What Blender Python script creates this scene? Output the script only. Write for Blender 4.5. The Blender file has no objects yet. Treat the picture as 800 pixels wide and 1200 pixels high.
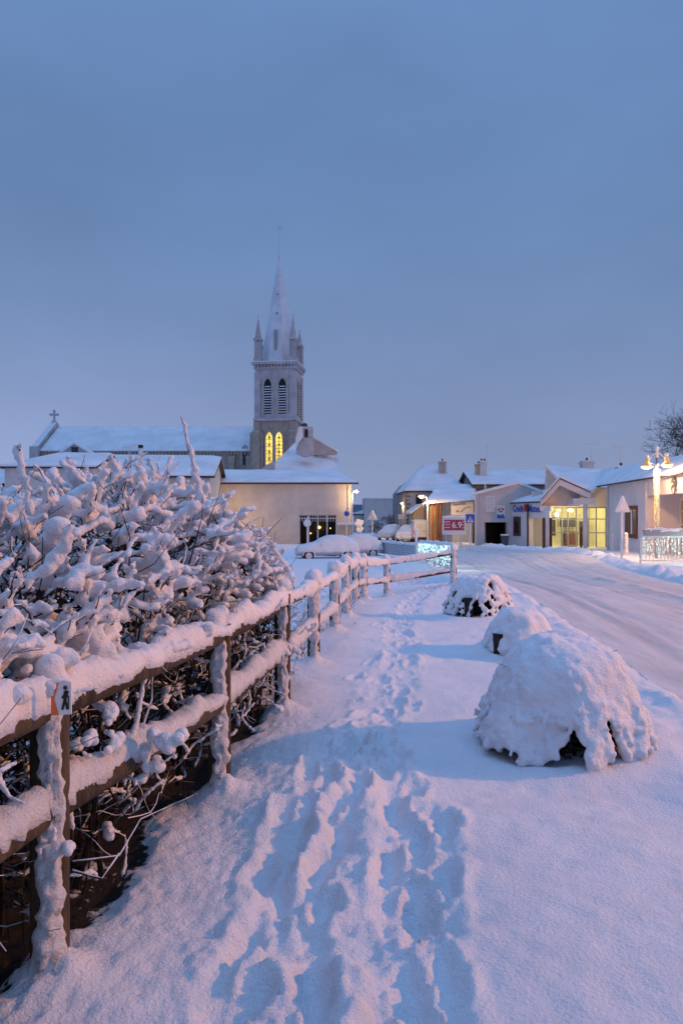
import bpy, bmesh, math, random
import numpy as np
from mathutils import Vector, Matrix
random.seed(7); RNG = np.random.default_rng(11)
R = math.radians
S = bpy.context.scene
COL = S.collection
ZC, F = 1.6, 900.0            # eye height and focal length in photo pixels (800 wide)

def at(px, py, d):            # a world point seen at a photo pixel at depth d
    return Vector(((px-400)/F*d, d, ZC+(600-py)/F*d))
def ax(px, d): return (px-400)/F*d
def az(py, d): return ZC+(600-py)/F*d

# ------------------------------------------------------------------ noise
def _hash(ix, iy, iz, seed):
    h = (ix.astype(np.int64)*374761393 + iy.astype(np.int64)*668265263 + iz.astype(np.int64)*2147483647 + seed*974711) & 0x7fffffff
    h = ((h ^ (h >> 13))*1274126177) & 0x7fffffff
    h = ((h ^ (h >> 16))*668265263) & 0x7fffffff
    return (h & 0xffff)/65535.0
def vnoise(x, y, z=None, seed=0):
    x = np.asarray(x, float); y = np.asarray(y, float)
    z = np.zeros_like(x) if z is None else np.asarray(z, float)
    ix, iy, iz = np.floor(x), np.floor(y), np.floor(z)
    fx, fy, fz = x-ix, y-iy, z-iz
    fx = fx*fx*(3-2*fx); fy = fy*fy*(3-2*fy); fz = fz*fz*(3-2*fz)
    o = 0
    for a in (0, 1):
        for b in (0, 1):
            for c in (0, 1):
                w = (fx if a else 1-fx)*(fy if b else 1-fy)*(fz if c else 1-fz)
                o = o + w*_hash(ix+a, iy+b, iz+c, seed)
    return o*2-1
def fbm(x, y, z=None, oct=3, seed=0):
    o, a = 0, 1.0
    for k in range(oct):
        o = o + a*vnoise(np.asarray(x)*2**k, np.asarray(y)*2**k, None if z is None else np.asarray(z)*2**k, seed+k*17)
        a *= .5
    return o
def sstep(a, b, x):
    t = np.clip((np.asarray(x, float)-a)/(b-a), 0, 1); return t*t*(3-2*t)

# ------------------------------------------------------------------ materials
def mat(name, color=(.5, .5, .5), rough=.7, emit=None, es=0, var=0, vscale=4, bump=0, bscale=20, metal=0, color2=None, detail=4,
        frost=0, frost_lo=.25, frost_hi=.6, stretch=None, spec=.3):
    m = bpy.data.materials.new(name); m.use_nodes = True
    nt = m.node_tree; b = nt.nodes['Principled BSDF']; L = nt.links
    b.inputs['Base Color'].default_value = (*color, 1); b.inputs['Roughness'].default_value = rough
    b.inputs['Metallic'].default_value = metal
    b.inputs['Specular IOR Level'].default_value = spec
    if emit:
        b.inputs['Emission Color'].default_value = (*emit, 1); b.inputs['Emission Strength'].default_value = es
    tc = nt.nodes.new('ShaderNodeTexCoord')
    mp = nt.nodes.new('ShaderNodeMapping'); L.new(tc.outputs['Object'], mp.inputs['Vector'])
    if stretch: mp.inputs['Scale'].default_value = stretch
    out = None
    if var or color2:
        n = nt.nodes.new('ShaderNodeTexNoise'); n.inputs['Scale'].default_value = vscale; n.inputs['Detail'].default_value = detail
        n.inputs['Roughness'].default_value = .65
        L.new(mp.outputs[0], n.inputs['Vector'])
        r = nt.nodes.new('ShaderNodeValToRGB')
        c2 = color2 or tuple(min(1, c*(1+var)) for c in color); c1 = color if color2 else tuple(c*(1-var) for c in color)
        r.color_ramp.elements[0].position = .35; r.color_ramp.elements[1].position = .65
        r.color_ramp.elements[0].color = (*c1, 1); r.color_ramp.elements[1].color = (*c2, 1)
        L.new(n.outputs['Fac'], r.inputs['Fac']); out = r.outputs['Color']
    if frost:
        g = nt.nodes.new('ShaderNodeNewGeometry'); sx = nt.nodes.new('ShaderNodeSeparateXYZ'); L.new(g.outputs['Normal'], sx.inputs[0])
        n2 = nt.nodes.new('ShaderNodeTexNoise'); n2.inputs['Scale'].default_value = 18; n2.inputs['Detail'].default_value = 3
        L.new(tc.outputs['Object'], n2.inputs['Vector'])
        ad = nt.nodes.new('ShaderNodeMath'); ad.operation = 'MULTIPLY_ADD'; ad.inputs[1].default_value = 1.4; ad.inputs[2].default_value = -.7
        L.new(n2.outputs['Fac'], ad.inputs[0])
        a2 = nt.nodes.new('ShaderNodeMath'); a2.operation = 'ADD'; L.new(ad.outputs[0], a2.inputs[0]); L.new(sx.outputs['Z'], a2.inputs[1])
        mr = nt.nodes.new('ShaderNodeMapRange'); mr.inputs[1].default_value = frost_lo; mr.inputs[2].default_value = frost_hi; mr.inputs[4].default_value = frost
        L.new(a2.outputs[0], mr.inputs[0])
        mx = nt.nodes.new('ShaderNodeMix'); mx.data_type = 'RGBA'; L.new(mr.outputs[0], mx.inputs[0])
        if out: L.new(out, mx.inputs[6])
        else: mx.inputs[6].default_value = (*color, 1)
        mx.inputs[7].default_value = (.78, .79, .83, 1); out = mx.outputs[2]
    if out: L.new(out, b.inputs['Base Color'])
    if bump:
        n = nt.nodes.new('ShaderNodeTexNoise'); n.inputs['Scale'].default_value = bscale; n.inputs['Detail'].default_value = 5; n.inputs['Roughness'].default_value = .65
        L.new(mp.outputs[0], n.inputs['Vector'])
        bp = nt.nodes.new('ShaderNodeBump'); bp.inputs['Strength'].default_value = bump; bp.inputs['Distance'].default_value = .02
        L.new(n.outputs['Fac'], bp.inputs['Height']); L.new(bp.outputs[0], b.inputs['Normal'])
    return m

SN = (.80, .81, .84)
M = {}
M['snow'] = mat('fresh_snow', SN, .75, var=.05, vscale=3, bump=.9, bscale=55)
M['snow_rime'] = mat('wind_packed_snow', (.78, .79, .82), .8, var=.06, vscale=30, bump=1.0, bscale=90)
M['snow_far'] = mat('roof_snow', (.74, .74, .75), .85, var=.10, vscale=.45, bump=.5, bscale=6)
M['bark'] = mat('frosted_bark', (.030, .020, .016), .9, var=.5, vscale=30, frost=.95, frost_lo=.35, frost_hi=.75)
M['bark_frost'] = mat('rimed_bark', (.05, .035, .03), .9, var=.4, vscale=30, frost=.95, frost_lo=-.25, frost_hi=.35)
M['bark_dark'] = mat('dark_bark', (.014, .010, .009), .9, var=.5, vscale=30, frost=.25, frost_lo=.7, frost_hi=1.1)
M['leaf'] = mat('dark_leaf', (.011, .012, .009), .8, var=.5, vscale=20, frost=.3, frost_lo=.7, frost_hi=1.1)
M['wood'] = mat('weathered_wood', (.075, .052, .032), .85, var=.45, vscale=18, bump=.8, bscale=60, stretch=(1, 1, .2))
M['wood_tub'] = mat('dark_timber', (.030, .022, .020), .9, var=.4, vscale=14, bump=.6, bscale=40)
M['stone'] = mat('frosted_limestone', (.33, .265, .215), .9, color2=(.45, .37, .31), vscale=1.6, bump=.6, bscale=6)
M['stone_hi'] = mat('rimed_hazed_limestone', (.37, .335, .345), .9, color2=(.52, .49, .51), vscale=.9, bump=.4, bscale=5, frost=.8, frost_lo=.3, frost_hi=.7)  # rimed stone, both tones also lightened to stand for distance haze
M['spire'] = mat('snowy_hazed_slate', (.52, .54, .59), .9, color2=(.66, .68, .73), vscale=.45, bump=.3, bscale=4)  # snow dusting plus mist painted in: pale, low-contrast tones instead of real haze
M['stone_trim'] = mat('pale_stone', (.42, .38, .35), .9, var=.15, vscale=2)
M['cream'] = mat('cream_render', (.48, .44, .40), .9, color2=(.64, .59, .54), vscale=.55, bump=.3, bscale=8, detail=8)
M['beige'] = mat('beige_render', (.46, .36, .25), .9, var=.12, vscale=1)
M['white_wall'] = mat('white_render', (.52, .53, .52), .9, var=.08, vscale=1)
M['grey_wall'] = mat('grey_render', (.52, .47, .46), .9, color2=(.60, .55, .54), vscale=.9)
M['bank_wall'] = mat('pinkish_render', (.70, .60, .57), .9, color2=(.78, .68, .65), vscale=.9)
M['house_stone'] = mat('brown_stone', (.20, .17, .155), .9, color2=(.34, .30, .28), vscale=2.5, bump=.5, bscale=6)
M['barn'] = mat('barn_boards', (.16, .115, .075), .9, color2=(.31, .24, .16), vscale=2, stretch=(3, 3, .4))
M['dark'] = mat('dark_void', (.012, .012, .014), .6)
M['glass_dark'] = mat('dark_glass', (.02, .022, .028), .12, spec=.5)
M['frame_dark'] = mat('dark_frame', (.05, .05, .055), .6)
M['eave'] = mat('dark_eave', (.055, .045, .045), .7)
M['brown'] = mat('red_brown_wood', (.14, .045, .028), .7, var=.2, vscale=6)
M['white_paint'] = mat('white_paint', (.68, .68, .68), .6)
M['metal'] = mat('grey_metal', (.30, .31, .33), .5, metal=.3)
M['frost_metal'] = mat('frosted_metal', (.55, .57, .60), .8, var=.15, vscale=12)
M['rubber'] = mat('rubber', (.02, .02, .02), .8)
M['orange'] = mat('orange_ink', (.75, .16, .05), .6)
M['black_ink'] = mat('black_ink', (.02, .02, .02), .6)
M['plate'] = mat('white_plate', (.72, .70, .67), .5)
M['blue_sign'] = mat('blue_sign', (.03, .10, .45), .5)
M['red_ink'] = mat('red_ink', (.55, .05, .06), .6)
M['pink'] = mat('pink_poster', (.33, .05, .11), .6, var=.3, vscale=2.5)
M['car_paint'] = mat('pale_paint', (.42, .44, .48), .4, spec=.5)
M['van_paint'] = mat('white_van_paint', (.62, .62, .62), .45)
M['win_lit'] = mat('lit_church_glass', (.6, .4, .1), .6, emit=(1, .66, .10), es=1.25)
M['lamp_warm'] = mat('warm_lamp', (1, .8, .4), .5, emit=(1, .60, .14), es=4)
M['lamp_pale'] = mat('pale_lamp', (1, .9, .6), .5, emit=(1, .83, .45), es=5)
M['bead_warm'] = mat('warm_bead', (1, .8, .4), .5, emit=(1, .66, .16), es=2.2)
M['bead_cold'] = mat('cold_bead', (.8, 1, .95), .5, emit=(.62, 1, .80), es=1.15)
M['interior'] = mat('glowing_interior', (.62, .55, .28), .8, emit=(.9, .80, .36), es=.34, var=.15, vscale=1.2)  # hall walls emit by themselves, room light painted in besides the lamp
M['litter'] = mat('leaf_litter', (.06, .035, .022), .9)

_n = M['win_lit'].node_tree; _b = _n.nodes['Principled BSDF']; _t = _n.nodes.new('ShaderNodeTexNoise'); _t.inputs['Scale'].default_value = .9; _t.inputs['Detail'].default_value = 3
_c = [q for q in _n.nodes if q.type == 'TEX_COORD'][0]; _n.links.new(_c.outputs['Object'], _t.inputs['Vector']); _m = _n.nodes.new('ShaderNodeMapRange'); _m.inputs[1].default_value = .3; _m.inputs[2].default_value = .7; _m.inputs[3].default_value = .55; _m.inputs[4].default_value = 1.7
_n.links.new(_t.outputs['Fac'], _m.inputs[0]); _n.links.new(_m.outputs[0], _b.inputs['Emission Strength'])
def glass_mat():
    m = bpy.data.materials.new('window_glass'); m.use_nodes = True; nt = m.node_tree
    for n in list(nt.nodes): nt.nodes.remove(n)
    o = nt.nodes.new('ShaderNodeOutputMaterial'); t = nt.nodes.new('ShaderNodeBsdfTransparent'); g = nt.nodes.new('ShaderNodeBsdfGlossy')
    g.inputs['Roughness'].default_value = .05; mx = nt.nodes.new('ShaderNodeMixShader'); mx.inputs[0].default_value = .07
    nt.links.new(t.outputs[0], mx.inputs[1]); nt.links.new(g.outputs[0], mx.inputs[2]); nt.links.new(mx.outputs[0], o.inputs[0]); return m
M['glass'] = glass_mat()

# ------------------------------------------------------------------ objects
ORG = {}
def tag(o, label=None, cat=None, group=None, kind=None):
    if label: o['label'] = label
    if cat: o['category'] = cat
    if group: o['group'] = group
    if kind: o['kind'] = kind
    return o
def thing(name, label, cat, loc=(0, 0, 0), group=None):
    o = bpy.data.objects.new(name, None); COL.objects.link(o); o.location = loc; o.empty_display_size = .2
    ORG[o.name] = Vector(loc); return tag(o, label, cat, group)
def link(name, me, m, parent=None, origin=None, smooth=False, worldverts=True):
    org = ORG[parent.name] if parent else Vector(origin or (0, 0, 0))
    if org.length > 0: me.transform(Matrix.Translation(-org))
    if m is not None:
        me.materials.clear(); me.materials.append(m)
    if smooth: me.polygons.foreach_set('use_smooth', [True]*len(me.polygons))
    o = bpy.data.objects.new(name, me); COL.objects.link(o)
    if parent: o.parent = parent
    else: o.location = org
    ORG[o.name] = org
    return o
def npmesh(name, v, f):
    v = np.asarray(v, np.float32); f = np.asarray(f, np.int32)
    me = bpy.data.meshes.new(name); k = f.shape[1]
    me.vertices.add(len(v)); me.vertices.foreach_set('co', v.ravel())
    me.loops.add(f.size); me.loops.foreach_set('vertex_index', f.ravel())
    me.polygons.add(len(f)); me.polygons.foreach_set('loop_start', np.arange(0, f.size, k, dtype=np.int32))
    me.update(calc_edges=True); me.validate(); return me

class MB:
    def __init__(s): s.v = []; s.f = []
    def add(s, vs, fs):
        b = len(s.v); s.v += [tuple(p) for p in vs]; s.f += [tuple(b+i for i in f) for f in fs]; return s
    def hexa(s, p):  # 4 bottom + 4 top
        return s.add(p, [(3, 2, 1, 0), (4, 5, 6, 7), (0, 1, 5, 4), (1, 2, 6, 5), (2, 3, 7, 6), (3, 0, 4, 7)])
    def box(s, x0, x1, y0, y1, z0, z1):
        return s.hexa([(x0, y0, z0), (x1, y0, z0), (x1, y1, z0), (x0, y1, z0), (x0, y0, z1), (x1, y0, z1), (x1, y1, z1), (x0, y1, z1)])
    def cbox(s, c, sx, sy, sz, rz=0):   # centre x,y, bottom z
        c0, s0 = math.cos(rz), math.sin(rz); P = []
        for z in (c[2], c[2]+sz):
            for a, b in ((-1, -1), (1, -1), (1, 1), (-1, 1)):
                x, y = a*sx/2, b*sy/2; P.append((c[0]+x*c0-y*s0, c[1]+x*s0+y*c0, z))
        return s.hexa(P)
    def wall(s, p, q, z0, z1, t=.3, off=0):     # a slab from p to q, thick t to the left of p->q, moved off to the right
        d = Vector((q[0]-p[0], q[1]-p[1])).normalized(); n = Vector((-d.y, d.x))
        a0 = Vector(p[:2])-n*off; b0 = Vector(q[:2])-n*off; a1 = a0+n*t; b1 = b0+n*t
        return s.hexa([(*a0, z0), (*b0, z0), (*b1, z0), (*a1, z0), (*a0, z1), (*b0, z1), (*b1, z1), (*a1, z1)])
    def slabpoly(s, pts, d):                    # polygon (any plane) thickened by vector d
        n = len(pts); P = [Vector(p) for p in pts]; d = Vector(d)
        return s.add(P+[p+d for p in P], [tuple(range(n))[::-1], tuple(range(n, 2*n))]+[(i, (i+1) % n, n+(i+1) % n, n+i) for i in range(n)])
    def tube(s, pts, rad, n=6, cap=True):
        pts = [Vector(p) for p in pts]
        if not hasattr(rad, '__len__'): rad = [rad]*len(pts)
        b = len(s.v); up = Vector((0, 0, 1))
        for i, p in enumerate(pts):
            t = (pts[min(i+1, len(pts)-1)]-pts[max(i-1, 0)])
            t = t.normalized() if t.length > 1e-9 else up
            u = t.cross(up if abs(t.z) < .95 else Vector((0, 1, 0))).normalized(); w = u.cross(t)
            for k in range(n):
                a = 2*math.pi*k/n; s.v.append(tuple(p+(u*math.cos(a)+w*math.sin(a))*rad[i]))
        for i in range(len(pts)-1):
            for k in range(n):
                s.f.append((b+i*n+k, b+i*n+(k+1) % n, b+(i+1)*n+(k+1) % n, b+(i+1)*n+k))
        if cap:
            s.f.append(tuple(b+k for k in range(n))[::-1]); s.f.append(tuple(b+(len(pts)-1)*n+k for k in range(n)))
        return s
    def ball(s, c, r, nu=8, nv=6, sz=1):
        b = len(s.v); c = Vector(c)
        for j in range(1, nv):
            th = math.pi*j/nv
            for i in range(nu):
                a = 2*math.pi*i/nu; s.v.append((c.x+r*math.sin(th)*math.cos(a), c.y+r*math.sin(th)*math.sin(a), c.z+r*math.cos(th)*sz))
        s.v += [(c.x, c.y, c.z+r*sz), (c.x, c.y, c.z-r*sz)]; T = len(s.v)-2
        for j in range(nv-2):
            for i in range(nu): s.f.append((b+j*nu+i, b+(j+1)*nu+i, b+(j+1)*nu+(i+1) % nu, b+j*nu+(i+1) % nu))
        for i in range(nu):
            s.f.append((T, b+i, b+(i+1) % nu)); s.f.append((T+1, b+(nv-2)*nu+(i+1) % nu, b+(nv-2)*nu+i))
        return s
    def build(s, name, m, parent=None, smooth=False, origin=None):
        me = bpy.data.meshes.new(name); me.from_pydata(s.v, [], s.f); me.update()
        return link(name, me, m, parent, origin, smooth)

# unit icosphere for snow clumps
_bm = bmesh.new(); bmesh.ops.create_icosphere(_bm, subdivisions=2, radius=1)
ICO_V = np.array([v.co[:] for v in _bm.verts]); ICO_F = np.array([[v.index for v in f.verts] for f in _bm.faces]); _bm.free()
def clump(name, centers, radii, voxel, m, parent, smooth_it=4, noise=.25, nscale=14, squash=1.0, rough=.005, keep=40):
    """snow lumps fused into one skin"""
    c = np.asarray(centers); r = np.asarray(radii)
    off = ICO_V[None]*r[:, None, None]*np.array([1, 1, squash]); v = (c[:, None]+off).reshape(-1, 3)
    nz = fbm(v[:, 0]*nscale, v[:, 1]*nscale, v[:, 2]*nscale, 2, 5)
    v = v+off.reshape(-1, 3)*(nz*noise)[:, None]
    f = (ICO_F[None]+np.arange(len(c))[:, None, None]*len(ICO_V)).reshape(-1, 3)
    me = npmesh(name+'_raw', v, f)
    t = bpy.data.objects.new('raw', me); COL.objects.link(t)
    a = t.modifiers.new('r', 'REMESH'); a.mode = 'VOXEL'; a.voxel_size = voxel
    if smooth_it:
        a = t.modifiers.new('s', 'SMOOTH'); a.factor = .5; a.iterations = smooth_it
    dg = bpy.context.evaluated_depsgraph_get()
    out = bpy.data.meshes.new_from_object(t.evaluated_get(dg))
    bpy.data.objects.remove(t); bpy.data.meshes.remove(me)
    nv = len(out.vertices); co = np.empty(nv*3, np.float32); out.vertices.foreach_get('co', co); co = co.reshape(-1, 3).astype(float)
    no = np.empty(nv*3, np.float32); out.vertices.foreach_get('normal', no); no = no.reshape(-1, 3)
    k1 = .35/max(voxel, .006)
    dsp = rough*(1.3*fbm(co[:, 0]*k1*.45, co[:, 1]*k1*.45, co[:, 2]*k1*.45, 2, 61)+.8*vnoise(co[:, 0]*k1*1.6, co[:, 1]*k1*1.6, co[:, 2]*k1*1.6, 62))
    co = co+no*dsp[:, None]
    # drop crumbs that float apart from the main body
    ne = len(out.edges); ed = np.empty(ne*2, np.int32); out.edges.foreach_get('vertices', ed); ed = ed.reshape(-1, 2)
    lab = np.arange(nv)
    for _ in range(400):
        l2 = lab.copy(); mn = np.minimum(lab[ed[:, 0]], lab[ed[:, 1]]); np.minimum.at(l2, ed[:, 0], mn); np.minimum.at(l2, ed[:, 1], mn); l2 = l2[l2]; l2 = l2[l2]
        if (l2 == lab).all(): break
        lab = l2
    cnt = np.bincount(lab, minlength=nv); good = cnt[lab] >= (cnt.max() if keep < 0 else keep)
    npf = len(out.polygons); ls = np.empty(npf, np.int32); out.polygons.foreach_get('loop_total', ls); li = np.empty(len(out.loops), np.int32); out.loops.foreach_get('vertex_index', li)
    if (ls == 4).all():
        fq = li.reshape(-1, 4); fq = fq[good[fq[:, 0]]]; idx = np.full(nv, -1); idx[good] = np.arange(good.sum())
        bpy.data.meshes.remove(out); out = npmesh(name, co[good], idx[fq])
    return link(name, out, m, parent, smooth=True)

def snow_ridge(path, w, h, nc=9, step=.02, rough=.18, nscale=22, seed=0, droop=.25, ends=True):
    """a loaf of snow lying along a path: returns verts, faces"""
    P = [Vector(p) for p in path]; pts = []
    for a, b in zip(P[:-1], P[1:]):
        n = max(1, int((b-a).length/step))
        for i in range(n): pts.append(a.lerp(b, i/n))
    pts.append(P[-1]); n = len(pts); A = np.array([p[:] for p in pts])
    T = np.gradient(A, axis=0); T /= np.linalg.norm(T, axis=1)[:, None]+1e-9
    U = np.cross(T, [0, 0, 1.0]); U /= np.linalg.norm(U, axis=1)[:, None]+1e-9
    W = np.cross(U, T)
    s = np.arange(n)*step
    th = np.linspace(-droop*math.pi/2, math.pi+droop*math.pi/2, nc)
    env = np.ones(n)
    if ends:
        k = np.minimum(np.arange(n), np.arange(n)[::-1])*step/max(w, 1e-3); env = np.sqrt(np.clip(k*2, .05, 1))
    hv = h*(1+.55*fbm(s*3.4, s*0+seed*3.7, None, 2, seed))*env; wv = w/2*(1+.24*fbm(s*6, s*0+9+seed, None, 2, seed+3))*env
    V = A[:, None]+U[:, None]*(np.cos(th)[None]*wv[:, None])[..., None]+W[:, None]*(np.sign(np.sin(th))*np.abs(np.sin(th))**.8*hv[:, None])[..., None]
    V = V.reshape(-1, 3)
    nz = fbm(V[:, 0]*nscale, V[:, 1]*nscale, V[:, 2]*nscale, 3, seed+5)*rough*min(w, h)
    C = np.repeat(A+W*(h*.3), nc, axis=0); D = V-C; D /= np.linalg.norm(D, axis=1)[:, None]+1e-9
    V = V+D*nz[:, None]
    F_ = []
    for i in range(n-1):
        for k in range(nc): F_.append((i*nc+k, i*nc+(k+1) % nc, (i+1)*nc+(k+1) % nc, (i+1)*nc+k))
    return V.tolist(), F_

def roof_snow(mb, a, b, c, d, t=.22, nu=14, nv=8, seed=0, over=.12):
    """snow lying on the roof plane a-b (eave) c-d (ridge, c above b): rounded slab"""
    a, b, c, d = map(Vector, (a, b, c, d))
    V = []; U = np.linspace(0, 1, nu); W = np.linspace(0, 1, nv)
    for j in W:
        for i in U:
            p = a.lerp(b, i).lerp(d.lerp(c, i), j)
            e = min(i*(b-a).length, (1-i)*(b-a).length, j*(d-a).length+.0)
            k = min(1, math.sqrt(max(0, e)/.35)+.35)
            nz = float(vnoise(p.x*.8, p.y*.8+p.z, None, seed))*.12
            V.append((p.x, p.y, p.z+t*k*(1+nz)))
    base = len(V)
    for j in W:
        for i in U:
            p = a.lerp(b, i).lerp(d.lerp(c, i), j); V.append((p.x, p.y, p.z+.01))
    Fs = []
    for j in range(nv-1):
        for i in range(nu-1):
            q = j*nu+i; Fs.append((q, q+1, q+nu+1, q+nu)); Fs.append((base+q, base+q+nu, base+q+nu+1, base+q+1))
    for i in range(nu-1):
        Fs.append((i, base+i, base+i+1, i+1)); q = (nv-1)*nu+i; Fs.append((q, q+1, base+q+1, base+q))
    for j in range(nv-1):
        q = j*nu; Fs.append((q, q+nu, base+q+nu, base+q)); q += nu-1; Fs.append((q, base+q, base+q+nu, q+nu))
    mb.add(V, Fs); return mb

# ------------------------------------------------------------------ terrain height
_py = np.array([-60, 14, 17, 22, 28, 35, 43, 50, 66, 90, 120, 4000.]); _pz = np.array([0, 0, -.07, -.33, -.62, -.85, -1.08, -1.15, -1.15, -1.4, -1.5, -1.5])
_qz = np.array([0, 0, -.08, -.25, -.44, -.52, -.60, -.86, -1.1, -1.4, -1.5, -1.5])
_yy = np.linspace(-60, 300, 3601)
def _sm(z):
    t = np.interp(_yy, _py, z); k = np.hanning(41); k /= k.sum(); return np.convolve(np.pad(t, 20, 'edge'), k, 'valid')
_tl, _tr = _sm(_pz), _sm(_qz)
def roadL(y): return np.interp(y, [0, 6, 8, 12.5, 20, 28, 43, 80, 110, 130], [2.2, 2.75, 2.95, 3.35, 3.85, 4.4, 5.0, 5.0, 4.4, 1.5])
def roadR(y): return np.interp(y, [0, 5, 10, 16, 30, 38, 45, 52, 60, 80, 110, 130], [6.6, 6.8, 7.3, 7.9, 10.6, 12.3, 12.6, 12.0, 10.8, 9.3, 8.6, 6])
def G0(x, y):
    x = np.asarray(x, float); y = np.asarray(y, float)
    w = sstep(5, 11, x)
    z = np.interp(y, _yy, _tl)*(1-w)+np.interp(y, _yy, _tr)*w
    z = z-.75*np.exp(-((y-24.5)/3.2)**2)*sstep(3.7, 2.2, x)
    z = z-.17*np.exp(-((x-.5)/1.0)**2-((y-16.6)/2.2)**2)+.10*np.exp(-((x-2.7)/.9)**2-((y-16.6)/2.2)**2)
    return z
TR = [  # trodden tracks (x, y), width, depth
 ([(-.36, 2.0), (-.36, 2.4), (-.33, 3.0), (-.27, 4.0), (-.10, 4.9), (.14, 5.4)], .085, .075),
 ([(-.16, 2.0), (-.15, 2.4), (-.15, 3.0), (-.02, 4.0), (.16, 5.2)], .075, .07),
 ([(.16, 2.0), (.16, 2.4), (.17, 2.95), (.27, 3.6), (.33, 4.5), (.27, 5.3)], .09, .08),
 ([(.36, 2.1), (.31, 2.8), (.42, 3.6), (.47, 4.1)], .08, .055),
 ([(.20, 5.3), (.30, 6.2), (.46, 7.2), (.66, 8.6), (.72, 9.6), (.76, 10.6), (1.0, 12), (1.3, 14), (2.0, 17), (3.1, 21)], .15, .028),
]
def _resamp(P, step):
    out = []; P = [np.array(p) for p in P]; acc = 0
    for a, b in zip(P[:-1], P[1:]):
        L_ = np.linalg.norm(b-a); d = (b-a)/L_
        while acc < L_: out.append((*(a+d*acc), *d)); acc += step
        acc -= L_
    return out
PRINTS = []
_r = random.Random(3)
for P, w, dp in TR:
    for i, (x, y, dx, dy) in enumerate(_resamp(P, .31)):
        sd = (.09 if i % 2 else -.09)*(_r.uniform(.4, 1.1) if w < .12 else 1.2)
        PRINTS.append((x-dy*sd+_r.uniform(-.02, .02), y+dx*sd+_r.uniform(-.04, .04), math.atan2(dy, dx)+_r.uniform(-.2, .2), _r.uniform(.13, .20), _r.uniform(.055, .075), dp*_r.uniform(.6, 1.3)))
for k in range(26):   # single prints wandering beside the trail
    y = _r.uniform(5, 12); x = .15+.11*(y-5)+_r.uniform(-.35, .3)
    PRINTS.append((x, y, 1.4+_r.uniform(-.4, .4), .15, .065, _r.uniform(.02, .05)))
PRINTS.append((.50, 3.95, 1.3, .19, .10, .085)); PRINTS.append((.33, 3.05, 1.4, .2, .08, .09))
POSTS = [(-1.37, .95), (-1.05, 2.77), (-.73, 4.60), (-.497, 6.46), (-.30, 8.30), (-.09, 10.1), (.07, 11.9), (.25, 13.6), (.45, 15.3), (.97, 16.4), (2.42, 16.6)]
PZ = [(.93, .55), (.90, .53), (.86, .46), (.84, .42), (.77, .37), (.74, .35), (.73, .35), (.72, .34), (.72, .34), (.70, .32), (.70, .32)]
SHRUBS = [(2.08, 11.6, .50, .45), (1.98, 8.75, .36, .36), (1.40, 5.30, .60, .52)]
def fence_x(y): return np.interp(y, [p[1] for p in POSTS[:9]], [p[0] for p in POSTS[:9]])

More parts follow.
